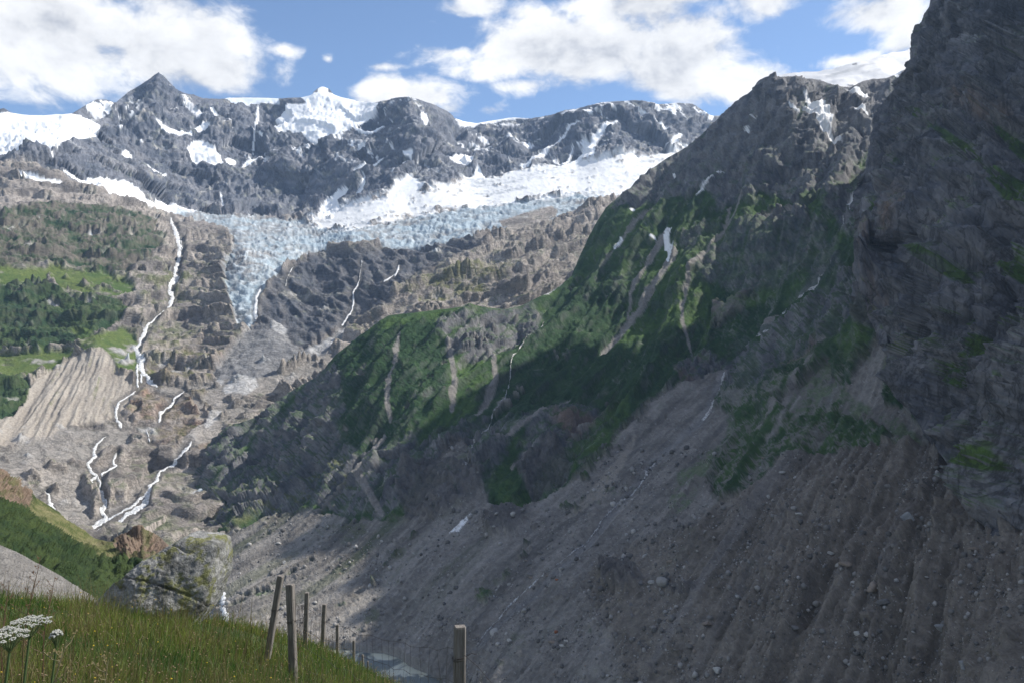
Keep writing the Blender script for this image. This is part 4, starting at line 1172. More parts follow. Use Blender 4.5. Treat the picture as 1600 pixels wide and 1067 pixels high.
# ----------------------------------------------------------------- near hill on the left and bare moraine shoulder
def near_sheet(name, top, pts, xr, yr, mat, paint, back=(.4, -.3), step=1.6, maxd=34):
    S = Sheet(grid_axis(xr[0], xr[1], max(xr[0], -14), xr[1] - 8, step, 8), grid_axis(yr[0], yr[1], yr[0] + 4, yr[1] - 8, step, 8), Field(pts))
    tp = np.interp(S.px, top[:, 0], top[:, 1])
    tt = np.maximum(tp - S.py, 0)
    pyc_ = np.maximum(S.py, tp)
    S.P = unproj(S.px, pyc_, S.field(S.px, pyc_)) + tt[:, None] * np.stack([(S.px - CX) / FPX * back[0] * 8, back[0] * 8 + 0 * S.px, (CY - pyc_) / FPX * back[0] * 8 + back[1] * 5], 1)
    S.P = S.smooth(S.P, 2)
    N0 = S.smooth(S.normals(), 4)
    N0 /= np.linalg.norm(N0, axis=1, keepdims=True)
    disp, colf = paint(S, S.P.astype(np.float32), sstep(S.py - tp, -1, 14))
    S.P = S.P + N0 * disp[:, None]
    col = colf(S.P.astype(np.float32), S.normals())
    link(name, mesh_from(name, S.P, S.faces(tt < maxd), col), mat, kind='structure')
    return S


F_TOP = np.array([(-200, 690), (0, 730), (20, 742), (40, 760), (60, 775), (85, 790), (110, 812), (135, 828), (150, 838), (172, 842), (190, 830), (212, 824), (232, 824), (250, 834), (262, 848), (285, 862),
                  (300, 885), (310, 940), (320, 1060)], float)
m_F_rust = pm([[(165, 836), (225, 818), (270, 850), (300, 870), (290, 900), (240, 890), (200, 872)], [(-10, 725), (50, 765), (40, 800), (-10, 790)]], 5)
m_F_lit = pm([[(60, 775), (110, 815), (170, 845), (200, 870), (160, 868), (100, 845), (40, 800)]], 5)  # sunlit stretch of the hill, its light painted into the ground colour


def paintF(S, P, e):
    px, py = S.px, S.py
    nb = fbm(P, 60, 4, 501)
    nf = fbm(P, 7, 4, 505, .6)
    rk = m_F_rust.at(px, py)
    ja = fbm(P, 22, 5, 507, .6, True)
    bu = (np.abs(perlin(P / 3.2, 5)) + np.abs(perlin(P / 6.5, 8)) * 1.3) * 3.4
    lit = m_F_lit.at(px, py)
    d = (nb * 7 + rk * ((ja - .4) * 12 + nf * 1.5) + (1 - rk) * (1 - lit * .8) * bu) * (.25 + .75 * e)

    def colf(P1, N):
        mid = fbm(P1, 16, 4, 511)
        fine = fbm(P1, 3, 3, 515)
        c = lerp(np.array([[.022, .045, .014]]), np.array([[.055, .080, .022]]), np.clip(.4 + mid * 1.2 + fine * .7, 0, 1))
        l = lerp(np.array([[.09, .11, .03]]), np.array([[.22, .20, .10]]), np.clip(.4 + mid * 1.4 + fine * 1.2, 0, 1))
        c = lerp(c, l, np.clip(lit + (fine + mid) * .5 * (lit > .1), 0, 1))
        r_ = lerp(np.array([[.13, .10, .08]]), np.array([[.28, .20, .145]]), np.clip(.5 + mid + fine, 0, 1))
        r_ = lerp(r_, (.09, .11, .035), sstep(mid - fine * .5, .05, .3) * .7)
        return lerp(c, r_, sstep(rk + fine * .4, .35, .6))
    return d, colf


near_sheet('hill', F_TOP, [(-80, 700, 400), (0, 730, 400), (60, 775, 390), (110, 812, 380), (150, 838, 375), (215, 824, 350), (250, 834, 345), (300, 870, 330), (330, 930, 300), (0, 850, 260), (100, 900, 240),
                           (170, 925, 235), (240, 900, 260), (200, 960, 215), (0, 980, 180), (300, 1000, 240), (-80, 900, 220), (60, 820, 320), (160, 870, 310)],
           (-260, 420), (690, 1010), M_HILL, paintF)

G_TOP = np.array([(-200, 800), (0, 848), (20, 856), (45, 868), (70, 880), (100, 897), (125, 915), (145, 934), (170, 952), (200, 985), (300, 1080)], float)


def paintG(S, P, e):
    nb = fbm(P, 30, 4, 521)
    cr = fbm(P @ np.array([[.5, 0, .2], [0, 1, 0], [.9, 0, .6]], np.float32), 9, 4, 525, .6, True)
    nf = fbm(P, 1.6, 4, 527, .6)
    d = (nb * 2.2 + (cr - .4) * 1.3 + nf * .4) * (.3 + .7 * e)

    def colf(P1, N):
        mid = fbm(P1, 9, 4, 531)
        fine = fbm(P1, 1.2, 3, 533)
        c = lerp(np.array([[.16, .15, .14]]), np.array([[.29, .275, .255]]), np.clip(.5 + mid + fine * .8 + (cr - .5) * .3, 0, 1))
        return lerp(c, (.05, .06, .03), sstep(mid + fine * .5, .35, .5) * .6)
    return d, colf


near_sheet('moraine_shoulder', G_TOP, [(-80, 830, 150), (0, 848, 150), (70, 880, 142), (145, 934, 128), (200, 985, 115), (0, 1000, 70), (150, 1040, 75), (-80, 960, 80), (300, 1080, 90)],
           (-260, 300), (790, 1060), M_HILL, paintG)

# ================================================================= MEADOW AND WHAT STANDS ON IT
HP = np.array([(0, 0, -1.6), (0, 4, -2.4), (-.47, 7, -3.85), (-3.2, 11.5, -4.85), (-5.3, 20.7, -7.85), (-5.65, 24, -9.3), (-7, 32, -12.7), (-7.9, 40, -16.3), (-9.4, 52, -21.8), (-10.8, 60, -25.5),
               (-7.7, 12, -4.0), (-12, 12, -3.6), (-6.2, 14, -4.95), (-5, 14.5, -5.2), (-8, 20, -7.2), (-10, 30, -11.4), (-14, 20, -7.4), (-3, 4, -2.1), (-6, 6, -2.5), (3, 4, -3), (5, 8, -6.5), (3, 12, -7.6),
               (2, 20, -12), (8, 3, -4), (0, 30, -18), (0, 60, -36), (12, 20, -20), (-20, 60, -26), (-25, 10, -3), (-25, 30, -13), (0, -4, -1.2), (-10, -3, -1), (10, -3, -3), (-3.3, 16, -6.6), (-1.5, 10, -4.9), (20, 0, -9), (-26, 60, -34), (-26, 45, -25), (-20, 45, -21)], float)
_n = len(HP)
_K = np.linalg.norm(HP[:, None, :2] - HP[None, :, :2], axis=2)
_K[np.arange(_n), np.arange(_n)] = -.15
_A = np.zeros((_n + 3, _n + 3))
_A[:_n, :_n] = _K
_A[:_n, _n] = 1
_A[:_n, _n + 1:] = HP[:, :2]
_A[_n, :_n] = 1
_A[_n + 1:, :_n] = HP[:, :2].T
_w = np.linalg.solve(_A, np.r_[HP[:, 2], 0, 0, 0])


def ground_z(x, y):
    x = np.atleast_1d(np.asarray(x, float))
    y = np.atleast_1d(np.asarray(y, float))
    z = _w[-3] + _w[-2] * x + _w[-1] * y
    for k in range(_n):
        z = z + _w[k] * np.hypot(x - HP[k, 0], y - HP[k, 1])
    z = z + perlin(np.stack([x / 1.7, y / 1.7, x * 0], 1), 61) * .09 + perlin(np.stack([x / 5, y / 5, x * 0 + 4], 1), 62) * .12
    return z


gx, gy = np.arange(-26, 21, .22), np.concatenate([np.arange(-5, 28, .22), np.arange(28, 66, .6)])
X, Y = np.meshgrid(gx, gy)
Z = ground_z(X.ravel(), Y.ravel())
PM = np.stack([X.ravel(), Y.ravel(), Z], 1)
nx_, ny_ = len(gx), len(gy)
j, i = np.meshgrid(np.arange(ny_ - 1), np.arange(nx_ - 1), indexing='ij')
a = (j * nx_ + i).ravel()
M_SOIL, t, bs = mat_base('meadow_turf')
pos = t.node('ShaderNodeNewGeometry').outputs['Position']
t.put(bs.inputs['Base Color'], t.mix(t.noise(pos, 3.0, 6, .7), (.02, .035, .010, 1), (.07, .085, .025, 1)))
bs.inputs['Roughness'].default_value = .95
bp = t.node('ShaderNodeBump', {'Height': t.noise(pos, 9, 5, .7), 'Strength': .9, 'Distance': .08})
t.put(bs.inputs['Normal'], bp.outputs[0])
link('meadow', mesh_from('meadow', PM, np.stack([a, a + 1, a + nx_ + 1, a + nx_], 1)), M_SOIL, kind='structure')


def leaf_mat(name, rough=.55, trans=.35):
    m, t, bs = mat_base(name)
    at = t.node('ShaderNodeAttribute', attribute_name='Col')
    t.put(bs.inputs['Base Color'], at.outputs['Color'])
    bs.inputs['Roughness'].default_value = rough
    tr = t.node('ShaderNodeBsdfTranslucent', {'Color': at.outputs['Color']})
    mx = t.node('ShaderNodeMixShader', {0: trans, 1: bs.outputs[0], 2: tr.outputs[0]})
    t.l.new(mx.outputs[0], t.n['Material Output'].inputs[0])
    return m


M_GRASS = leaf_mat('grass_blades', .5, .38)


def blades(name, n, xr, yr, hr, wr_, colA, colB, seed, lean=.35, keepf=None):
    rs = np.random.RandomState(seed)
    # evenly over what the camera could see: more per square metre close by
    y = yr[0] * (yr[1] / yr[0]) ** rs.rand(n)
    x = (xr[0] + (xr[1] - xr[0]) * rs.rand(n)) * y
    z = ground_z(x, y)
    cl = perlin(np.stack([x / .9, y / .9, x * 0], 1), 71) + .6 * perlin(np.stack([x / 2.6, y / 2.6, x * 0], 1), 73)
    ok = np.ones(n, bool) if keepf is None else keepf(x, y, cl, rs)
    x, y, z, cl = x[ok], y[ok], z[ok], cl[ok]
    n = len(x)
    h = (hr[0] + (hr[1] - hr[0]) * rs.rand(n) ** 1.5) * (1 + .45 * cl)
    w = (wr_[0] + (wr_[1] - wr_[0]) * rs.rand(n)) * (1 + y * .05)
    an = rs.rand(n) * 6.283
    ln = np.abs(rs.normal(0, lean, n)) + .08
    la = rs.normal(-.6, 1.3, n)
    ux, uy = np.cos(an), np.sin(an)
    lx, ly = np.cos(la) * ln, np.sin(la) * ln
    V = np.zeros((n, 7, 3))
    for k, (f, ww) in enumerate(((0, 1), (.4, .85), (.75, .5))):
        bx, by, bz = x + lx * h * f * f, y + ly * h * f * f, z - .03 + h * f * (1 - .25 * ln * f)
        V[:, 2 * k] = np.stack([bx - ux * w * ww / 2, by - uy * w * ww / 2, bz], 1)
        V[:, 2 * k + 1] = np.stack([bx + ux * w * ww / 2, by + uy * w * ww / 2, bz], 1)
    V[:, 6] = np.stack([x + lx * h, y + ly * h, z - .03 + h * (1 - .25 * ln)], 1)
    b = np.arange(n)[:, None] * 7
    T = np.concatenate([b + np.array([[0, 1, 3]]), b + np.array([[0, 3, 2]]), b + np.array([[2, 3, 5]]), b + np.array([[2, 5, 4]]), b + np.array([[4, 5, 6]])], 0)
    mixf = np.clip(.5 + cl * 1.1 + rs.normal(0, .28, n), 0, 1)[:, None]
    c = np.array(colA) * (1 - mixf) + np.array(colB) * mixf
    dry = rs.rand(n) < .10 + .30 * sstep(cl, .0, .5)
    c[dry] = (.19, .15, .07)
    c = np.repeat(c[:, None], 7, 1)
    me = mesh_from(name, V.reshape(-1, 3), T, c.reshape(-1, 3), smooth=True)
    return me


def keep_grass(x, y, cl, rs):
    # nothing grows under the boulder
    return (((x + 6.3) / 1.0) ** 2 + ((y - 14.6) / .8) ** 2) > 1


link('grass', blades('grass', 150000, (-.72, .10), (2.6, 48), (.14, .39), (.004, .008), (.045, .11, .020), (.19, .23, .045), 5, keepf=keep_grass), M_GRASS,
     kind='stuff', label='dense green alpine grass covering the foreground slope', cat='grass')
link('dry_grass', blades('dry_grass', 9000, (-.70, .02), (3.0, 40), (.45, .72), (.003, .005), (.17, .12, .055), (.12, .12, .045), 8, lean=.2,
                         keepf=lambda x, y, cl, rs: keep_grass(x, y, cl, rs) & (cl > -.1)), M_GRASS, kind='stuff', label='taller reddish dry grass stems rising through the green grass', cat='grass')


link('weeds', blades('weeds', 7000, (-.70, .08), (2.6, 40), (.10, .26), (.014, .034), (.04, .085, .018), (.10, .15, .03), 15, lean=.7, keepf=keep_grass), M_GRASS,
     kind='stuff', label='broad leaved weeds growing among the grass blades', cat='weeds')

# small flowers of the meadow, one mesh per colour
def dots(name, n, size, c, seed, label, xr=(-.7, -.1), yr=(3.2, 30), hh=(.25, .45)):
    rs = np.random.RandomState(seed)
    y = yr[0] * (yr[1] / yr[0]) ** rs.rand(n)
    x = (xr[0] + (xr[1] - xr[0]) * rs.rand(n)) * y
    z = ground_z(x, y) + hh[0] + (hh[1] - hh[0]) * rs.rand(n)
    V, T, Cc = [], [], []
    o = np.array([(1, 0, 0), (-1, 0, 0), (0, 1, 0), (0, -1, 0), (0, 0, .6), (0, 0, -.6)])
    tri = np.array([(0, 2, 4), (2, 1, 4), (1, 3, 4), (3, 0, 4), (2, 0, 5), (1, 2, 5), (3, 1, 5), (0, 3, 5)])
    s = size * (.6 + .8 * rs.rand(n)) * (1 + y * .03)
    V = np.stack([x, y, z], 1)[:, None] + o[None] * s[:, None, None]
    T = (np.arange(n)[:, None, None] * 6 + tri[None]).reshape(-1, 3)
    cc = np.repeat((np.array(c)[None] * (.7 + .5 * rs.rand(n))[:, None])[:, None], 6, 1)
    link(name, mesh_from(name, V.reshape(-1, 3), T, cc.reshape(-1, 3)), M_GRASS, kind='stuff', label=label, cat='flowers')


dots('yellow_flowers', 260, .008, (.62, .46, .03), 21, 'tiny yellow meadow flowers scattered through the grass')
dots('seed_heads', 1500, .008, (.30, .22, .12), 22, 'pale brown seed heads scattered through the grass', xr=(-.62, -.12), yr=(3.2, 24))


# ----------------------------------------------------------------- boulder
def boulder_mesh(name, outline, scale, cx, cy, depth, nu=200, nv=130, seed=0, amp=1.0):
    pts = [((px - cx) * scale, (cy - py) * scale) for px, py in outline]
    planes = []
    for (x0, z0), (x1, z1) in zip(pts, pts[1:] + pts[:1]):
        nx, nz = z1 - z0, -(x1 - x0)
        L = math.hypot(nx, nz)
        nx, nz = nx / L, nz / L
        d = nx * x0 + nz * z0
        if d < 0:
            nx, nz, d = -nx, -nz, -d
        planes.append((nx, 0.0, nz, d))
    for p in depth:
        v = np.array(p[:3], float)
        v /= np.linalg.norm(v)
        planes.append((*v, p[3]))
    th = np.linspace(0, 2 * math.pi, nu, endpoint=False)
    ph = np.linspace(-math.pi / 2, math.pi / 2, nv)
    T, Ph = np.meshgrid(th, ph)
    U = np.stack([np.cos(Ph) * np.cos(T), np.cos(Ph) * np.sin(T), np.sin(Ph)], 2).reshape(-1, 3)
    inv = np.zeros(len(U))
    kk = 30
    for p in planes:
        dd = np.maximum(U @ np.array(p[:3]), 0) / p[3]
        inv += dd ** kk
    r = inv ** (-1.0 / kk)
    V = (U * r[:, None]).astype(np.float32)
    n1 = fbm(V + seed, .9, 4, 601 + seed)
    n2 = fbm(V + seed, .34, 4, 605 + seed, .6, True)
    n3 = fbm(V + seed, .07, 3, 607, .6)
    cr = np.abs(perlin((V @ np.array([[.3, .2, .1], [.2, 1, 0], [.9, .3, .8]], np.float32)) * .8 + 3, 9))
    V = V + U * ((n1 * .10 + (n2 - .45) * .022 + n3 * .035 - .045 * (1 - sstep(cr, 0, .03))) * amp)[:, None]
    F = []
    j, i = np.meshgrid(np.arange(nv - 1), np.arange(nu), indexing='ij')
    a = (j * nu + i).ravel()
    b = (j * nu + (i + 1) % nu).ravel()
    F = np.stack([a, b, b + nu, a + nu], 1)
    return V, F


out_b = [(156, 942), (172, 916), (205, 893), (232, 862), (286, 832), (345, 842), (347, 872), (341, 908), (322, 955), (296, 985), (230, 990), (170, 985)]
V, F = boulder_mesh('boulder', out_b, 14.0 / 1244, 258, 915, [(0.25, -1, .35, .62), (-.55, -1, .45, .66), (.7, -1, -.25, .80), (0, -1, -.4, .72), (-.2, -.7, 1, .60), (.1, 1, .2, .9), (-.3, 1, -.2, .9)])
n_ = fbm(V.astype(np.float32), .25, 4, 611)
n2_ = fbm(V.astype(np.float32), .06, 3, 613)
cb = lerp(np.array([[.15, .15, .145]]), np.array([[.34, .335, .32]]), np.clip(.5 + n_ * 1.2 + n2_ * .8, 0, 1))
cb = lerp(cb, (.15, .155, .045), sstep(fbm(V.astype(np.float32), .35, 4, 617, .6) + n2_ * .5, .02, .22) * .85)
cb = lerp(cb, (.34, .34, .32), sstep(fbm(V.astype(np.float32), .16, 4, 619, .6), .22, .32) * .7)
cb = lerp(cb, (.04, .042, .035), sstep(-fbm(V.astype(np.float32), .5, 3, 621), .2, .4) * .6)
M_BOULDER = terrain_mat('lichen_boulder', .09, .8, var=.45)
bo = link('boulder', mesh_from('boulder', V, F, cb), M_BOULDER, label='large angular lichen covered boulder standing in the grass', cat='boulder')
bo.location = ((249 - 800) / 1244 * 14.6, 14.6, -(923 - 533.5) / 1244 * 14.6)
bo.scale = (1.12, 1.08, 1.08)


# ----------------------------------------------------------------- fence
def wood_mat():
    m, t, bs = mat_base('weathered_wood')
    tcn = t.node('ShaderNodeTexCoord').outputs['Object']
    g = t.noise(t.vm('MULTIPLY', tcn, (1, 1, .06)), 70, 6, .65, .4)
    g2 = t.noise(tcn, 6, 4, .6)
    c = t.mix(t.step(g, .3, .7), (.075, .068, .060, 1), (.27, .25, .23, 1))
    c = t.mix(t.m('MULTIPLY', g2, .5), c, (.13, .10, .075, 1))
    t.put(bs.inputs['Base Color'], c)
    bs.inputs['Roughness'].default_value = .85
    t.put(bs.inputs['Normal'], t.node('ShaderNodeBump', {'Height': g, 'Strength': .6, 'Distance': .01}).outputs[0])
    return m


M_WOOD = wood_mat()
M_WIRE, t, bs = mat_base('rusty_wire')
bs.inputs['Base Color'].default_value = (.06, .05, .045, 1)
bs.inputs['Metallic'].default_value = .5
bs.inputs['Roughness'].default_value = .6


def tube(V, F, pts, r, n=5):
    pts = [Vector(p) for p in pts]
    base = len(V)
    for k, p in enumerate(pts):
        d = (pts[min(k + 1, len(pts) - 1)] - pts[max(k - 1, 0)]).normalized()
        u = d.orthogonal().normalized()
        w = d.cross(u)
        rr = r[k] if isinstance(r, (list, tuple)) else r
        for a_ in range(n):
            an = 2 * math.pi * a_ / n
            V.append(tuple(p + (u * math.cos(an) + w * math.sin(an)) * rr))
    for k in range(len(pts) - 1):
        for a_ in range(n):
            b_ = (a_ + 1) % n
            F.append((base + k * n + a_, base + k * n + b_, base + (k + 1) * n + b_, base + (k + 1) * n + a_))


def pydata(name, V, F, smooth=False, col=None):
    me = bpy.data.meshes.new(name)
    me.from_pydata([tuple(v) for v in V], [], F)
    if smooth:
        for p in me.polygons:
            p.use_smooth = True
    if col is not None:
        ca = me.color_attributes.new('Col', 'FLOAT_COLOR', 'POINT')
        for k, c_ in enumerate(col):
            ca.data[k].color = rgba(c_)
    return me


def post_mesh(h, w, seed):
    rs = random.Random(seed)
    V, F = [], []
    ch = w * .12
    prof = [(-w / 2 + ch, -w / 2), (w / 2 - ch, -w / 2), (w / 2, -w / 2 + ch), (w / 2, w / 2 - ch), (w / 2 - ch, w / 2), (-w / 2 + ch, w / 2), (-w / 2, w / 2 - ch), (-w / 2, -w / 2 + ch)]
    lv = [-.35, 0, h * .25, h * .5, h * .75, h - .012, h]
    ox = oy = 0
    for k, z in enumerate(lv):
        s = (1 + rs.uniform(-.03, .03)) * (.88 if k == len(lv) - 1 else 1)
        ox += rs.uniform(-.004, .004)
        oy += rs.uniform(-.004, .004)
        for (x, y) in prof:
            V.append((x * s + ox, y * s + oy, z + (rs.uniform(-.004, .004) if k == len(lv) - 1 else 0)))
    for k in range(len(lv) - 1):
        for a_ in range(8):
            b_ = (a_ + 1) % 8
            F.append((k * 8 + a_, k * 8 + b_, (k + 1) * 8 + b_, (k + 1) * 8 + a_))
    F.append(tuple((len(lv) - 1) * 8 + a_ for a_ in range(8)))
    return pydata('fence_post', V, F)


fence = bpy.data.objects.new('wire_fence', None)
C.objects.link(fence)
fence.location = (-3.2, 11.5, float(ground_z(-3.2, 11.5)[0]))
fence['label'] = 'old wire fence with weathered wooden posts dropping down the grass slope'
fence['category'] = 'fence'
fo = Vector(fence.location)
# (px, top y, distance, width, tilt x, tilt y)
posts = [(717, 978, 7.0, .098, 0.0, 0), (453, 912, 11.5, .105, -.035, 0), (440, 897, 12.2, .085, .17, 0.0), (479, 925, 19.5, .10, .02, 0), (508, 943, 23.5, .11, .05, 0), (527, 975, 31, .11, 0, 0), (553, 1000, 40, .12, 0, 0),
         (567, 1022, 50, .12, 0, 0), (575, 1032, 58, .12, 0, 0)]
ptop = {}
for k, (px_, ty, d, w, tx, ty_) in enumerate(posts):
    x = (px_ - CX) / FPX * d
    zt = (CY - ty) / FPX * d
    # foot below the top along the tilted axis
    zg = float(ground_z(x - math.tan(tx) * 1.3, d)[0])
    h = (zt - zg)
    h = max(h, .9) if k else 1.35
    me = post_mesh(h / math.cos(tx), w, k)
    o = link('fence_post', me, M_WOOD, fence)
    foot = Vector((x - math.tan(tx) * h, d, zt - h))
    o.location = foot - fo
    o.rotation_euler = (0, tx, random.uniform(-.25, .25) if k else .25)
    if k == 2:
        o['label'] = 'thin leaning post propped against its neighbour'
    ptop[k] = (foot, Vector((x, d, zt)))
    # wire tied round the post
    if k < 6:
        V, F = [], []
        zz = h * (.62 if k else .80)
        rr = w * .62
        ring = [(rr * math.cos(t_), rr * math.sin(t_), zz + .012 * math.sin(t_ * 1.5)) for t_ in np.linspace(0, 2 * math.pi * 1.06, 15)]
        tube(V, F, ring, .004)
        ring = [(rr * math.cos(t_), rr * math.sin(t_), zz - .014 + .008 * math.cos(t_)) for t_ in np.linspace(.5, 2 * math.pi * 1.02 + .5, 15)]
        tube(V, F, ring, .0035)
        tube(V, F, [(rr, 0, zz), (rr + .05, -.02, zz + .03), (rr + .09, -.03, zz + .02)], .003)
        link('wire_tie', pydata('wire_tie', V, F, True), M_WIRE, o)

rw = random.Random(3)


def net(a0, a1, b0, b1, rows, cols, sag, r, name='wire_netting'):
    """netting between post a (foot a0, top a1) and post b"""
    V, F = [], []
    grid = []
    for i_ in range(rows):
        v = i_ / (rows - 1)
        row = []
        for j_ in range(cols + 1):
            u = j_ / cols
            p = a0.lerp(a1, v * .80 + .05).lerp(b0.lerp(b1, v * .80 + .05), u)
            p = p + Vector((rw.uniform(-.025, .025), rw.uniform(-.04, .04), -sag * 4 * u * (1 - u) * (.6 + .4 * v) + rw.uniform(-.02, .02)))
            row.append(p)
        grid.append(row)
    for row in grid:
        tube(V, F, row, r, 4)
    for j_ in range(1, cols):
        if rw.random() < .08:
            continue
        tube(V, F, [grid[i_][j_] + Vector((0, 0, .01)) for i_ in range(rows)], r * .8, 4)
    me = pydata(name, [Vector(v) - fo for v in V], F, True)
    link(name, me, M_WIRE, fence)


net(ptop[0][0], ptop[0][1], ptop[1][0], ptop[1][1], 5, 26, .16, .0022)
net(ptop[1][0], ptop[1][1], ptop[3][0], ptop[3][1], 4, 24, .12, .0025)
net(ptop[3][0], ptop[3][1], ptop[4][0], ptop[4][1], 4, 14, .1, .003)
net(ptop[4][0], ptop[4][1], ptop[5][0], ptop[5][1], 4, 14, .1, .003)
e0, e1 = Vector((1.1, 5.2, -4.2)), Vector((1.1, 5.2, -2.95))
net(ptop[0][0], ptop[0][1], e0, e1, 5, 10, .1, .0022)

# ----------------------------------------------------------------- white umbels and stalks
M_PETAL = leaf_mat('white_petals', .6, .3)
M_STEM = leaf_mat('plant_stems', .6, .15)


def umbel(px_, py_, d, width, label, seed, tilt):
    rs = random.Random(seed)
    x, zt = (px_ - CX) / FPX * d, (CY - py_) / FPX * d
    zg = float(ground_z(x, d)[0])
    root = bpy.data.objects.new('umbel_flower', None)
    C.objects.link(root)
    root.location = (x, d, zg)
    root['label'] = label
    root['category'] = 'flower'
    h = zt - zg
    V, F = [], []
    tube(V, F, [(-.10, .03, -.03), (-.07, .02, h * .3), (-.03, 0, h * .65), (0, 0, h - .07)], [.007, .006, .0048, .004], 7)
    link('stem', pydata('stem', V, F, True, [(.07, .11, .035)] * len(V)), M_STEM, root)
    V, F = [], []
    heads = []
    n = 26
    for k in range(n):
        rr = math.sqrt((k + .5) / n) * width / 2
        an = k * 2.39996
        heads.append((rr * math.cos(an), rr * math.sin(an), h - (rr / width * 2) ** 2 * .020 + rs.uniform(-.003, .003) + tilt * rr * math.cos(an)))
        tube(V, F, [(0, 0, h - .07), (rr * .6 * math.cos(an), rr * .6 * math.sin(an), h - .035), heads[-1]], .0012, 4)
    ray = link('rays', pydata('rays', V, F, True, [(.11, .15, .06)] * len(V)), M_STEM, root)
    V, F, Cc = [], [], []
    for (hx, hy, hz) in heads:
        for q in range(22):
            r_ = math.sqrt(rs.random()) * width * .095
            a_ = rs.random() * 6.28
            cx_, cy_, cz_ = hx + r_ * math.cos(a_), hy + r_ * math.sin(a_), hz + .004 * (1 - (r_ / (width * .095)) ** 2) + rs.uniform(-.001, .002)
            s = rs.uniform(.0018, .0034)
            b0 = len(V)
            V += [(cx_ + s, cy_, cz_), (cx_ - s, cy_, cz_), (cx_, cy_ + s, cz_), (cx_, cy_ - s, cz_), (cx_, cy_, cz_ + s * .8), (cx_, cy_, cz_ - s)]
            F += [tuple(b0 + i_ for i_ in t_) for t_ in ((0, 2, 4), (2, 1, 4), (1, 3, 4), (3, 0, 4), (2, 0, 5), (1, 2, 5), (3, 1, 5), (0, 3, 5))]
            c_ = rs.uniform(.38, .62)
            Cc += [(c_, c_, c_ * .9)] * 6
    fh = link('flower_head', pydata('flower_head', V, F, False, Cc), M_PETAL, root)
    # divided leaves low on the stem
    for q in range(3):
        V, F = [], []
        a0 = rs.random() * 6.28
        z0 = h * (.25 + .18 * q)
        L = .22
        ax = [(-.05 + math.cos(a0) * L * t_, math.sin(a0) * L * t_, z0 + .12 * t_ - .14 * t_ * t_) for t_ in (0, .25, .5, .75, 1)]
        tube(V, F, ax, .002, 4)
        for t_ in range(1, 5):
            for sg in (-1, 1):
                p = Vector(ax[t_])
                dr = Vector((math.cos(a0 + sg * 1.0), math.sin(a0 + sg * 1.0), -.1)) * .09 * (1.25 - t_ * .2)
                sd_ = Vector((-dr.y, dr.x, 0)) * .28
                b0 = len(V)
                V += [tuple(p), tuple(p + dr * .5 + sd_), tuple(p + dr), tuple(p + dr * .5 - sd_)]
                F.append((b0, b0 + 1, b0 + 2, b0 + 3))
        link('leaf', pydata('leaf', V, F, False, [(.05, .09, .025)] * len(V)), M_STEM, root)


umbel(46, 966, 2.75, .135, 'larger white umbel flower head, upper right of the pair at the left edge', 1, .05)
umbel(15, 984, 2.5, .105, 'smaller white umbel flower head, lower left of the pair at the left edge', 2, -.05)
umbel(88, 985, 3.1, .045, 'small pale green umbel bud beside the larger white flower head', 3, .2)


def stalk(px_, top, d, lean, label, seed, col=(.13, .075, .045), nb_=14, cat='plant', name='dried_stalk'):
    rs = random.Random(seed)
    x, zt = (px_ - CX) / FPX * d, (CY - top) / FPX * d
    zg = float(ground_z(x - lean, d)[0])
    root = bpy.data.objects.new(name, None)
    C.objects.link(root)
    root.location = (x - lean, d, zg)
    root['label'] = label
    root['category'] = cat
    h = zt - zg
    V, F = [], []
    ax = [Vector((lean * (k / 8) ** 1.6, .02 * math.sin(k), -.03 + (h + .03) * k / 8)) for k in range(9)]
    tube(V, F, ax, [.0055 - .0005 * k for k in range(9)], 5)
    link('stem', pydata('stem', V, F, True, [col] * len(V)), M_STEM, root)
    V, F, Cc = [], [], []
    for k in range(nb_):
        f = .45 + .55 * k / nb_
        i_ = min(int(f * 8), 7)
        p = ax[i_].lerp(ax[i_ + 1], f * 8 - i_)
        an = rs.random() * 6.28
        L = rs.uniform(.06, .17) * (1.3 - f)
        tip = p + Vector((math.cos(an) * L, math.sin(an) * L, L * .9))
        tube(V, F, [p, p.lerp(tip, .5) + Vector((0, 0, -.01)), tip], .0016, 4)
        Cc += [col] * 12
        for q in range(7):
            c_ = p.lerp(tip, rs.uniform(.3, 1)) + Vector((rs.uniform(-.006, .006), rs.uniform(-.006, .006), rs.uniform(-.006, .006)))
            s = rs.uniform(.003, .006)
            b0 = len(V)
            V += [tuple(c_ + Vector(v) * s) for v in ((1, 0, 0), (-.5, .8, 0), (-.5, -.8, 0), (0, 0, 1.4))]
            F += [(b0, b0 + 1, b0 + 3), (b0 + 1, b0 + 2, b0 + 3), (b0 + 2, b0, b0 + 3), (b0, b0 + 2, b0 + 1)]
            Cc += [(col[0] * 1.3, col[1] * 1.2, col[2])] * 4
    link('seed_branches', pydata('seed_branches', V, F, False, Cc), M_STEM, root, kind='stuff')


stalk(62, 868, 5.6, .15, 'tallest dark dried stalk with open branches, against the grey slope at left', 4)
stalk(84, 900, 5.9, .10, 'shorter dried stalk leaning right, just right of the tallest one', 5)
stalk(12, 908, 5.4, .05, 'thin reddish dried stalk nearest the left edge of the picture', 6, nb_=8)
stalk(100, 1005, 2.9, .16, 'arching pale seed plume low at left, below the small bud', 7, (.20, .17, .09), 20, 'grass', 'grass_plume')
stalk(165, 1033, 2.9, .05, 'upright pale seed plume near the bottom edge, right of the arching one', 8, (.20, .17, .09), 18, 'grass', 'grass_plume')

# ----------------------------------------------------------------- loose rocks
M_ROCK = terrain_mat('loose_rock', 1.2, .6, var=.3)


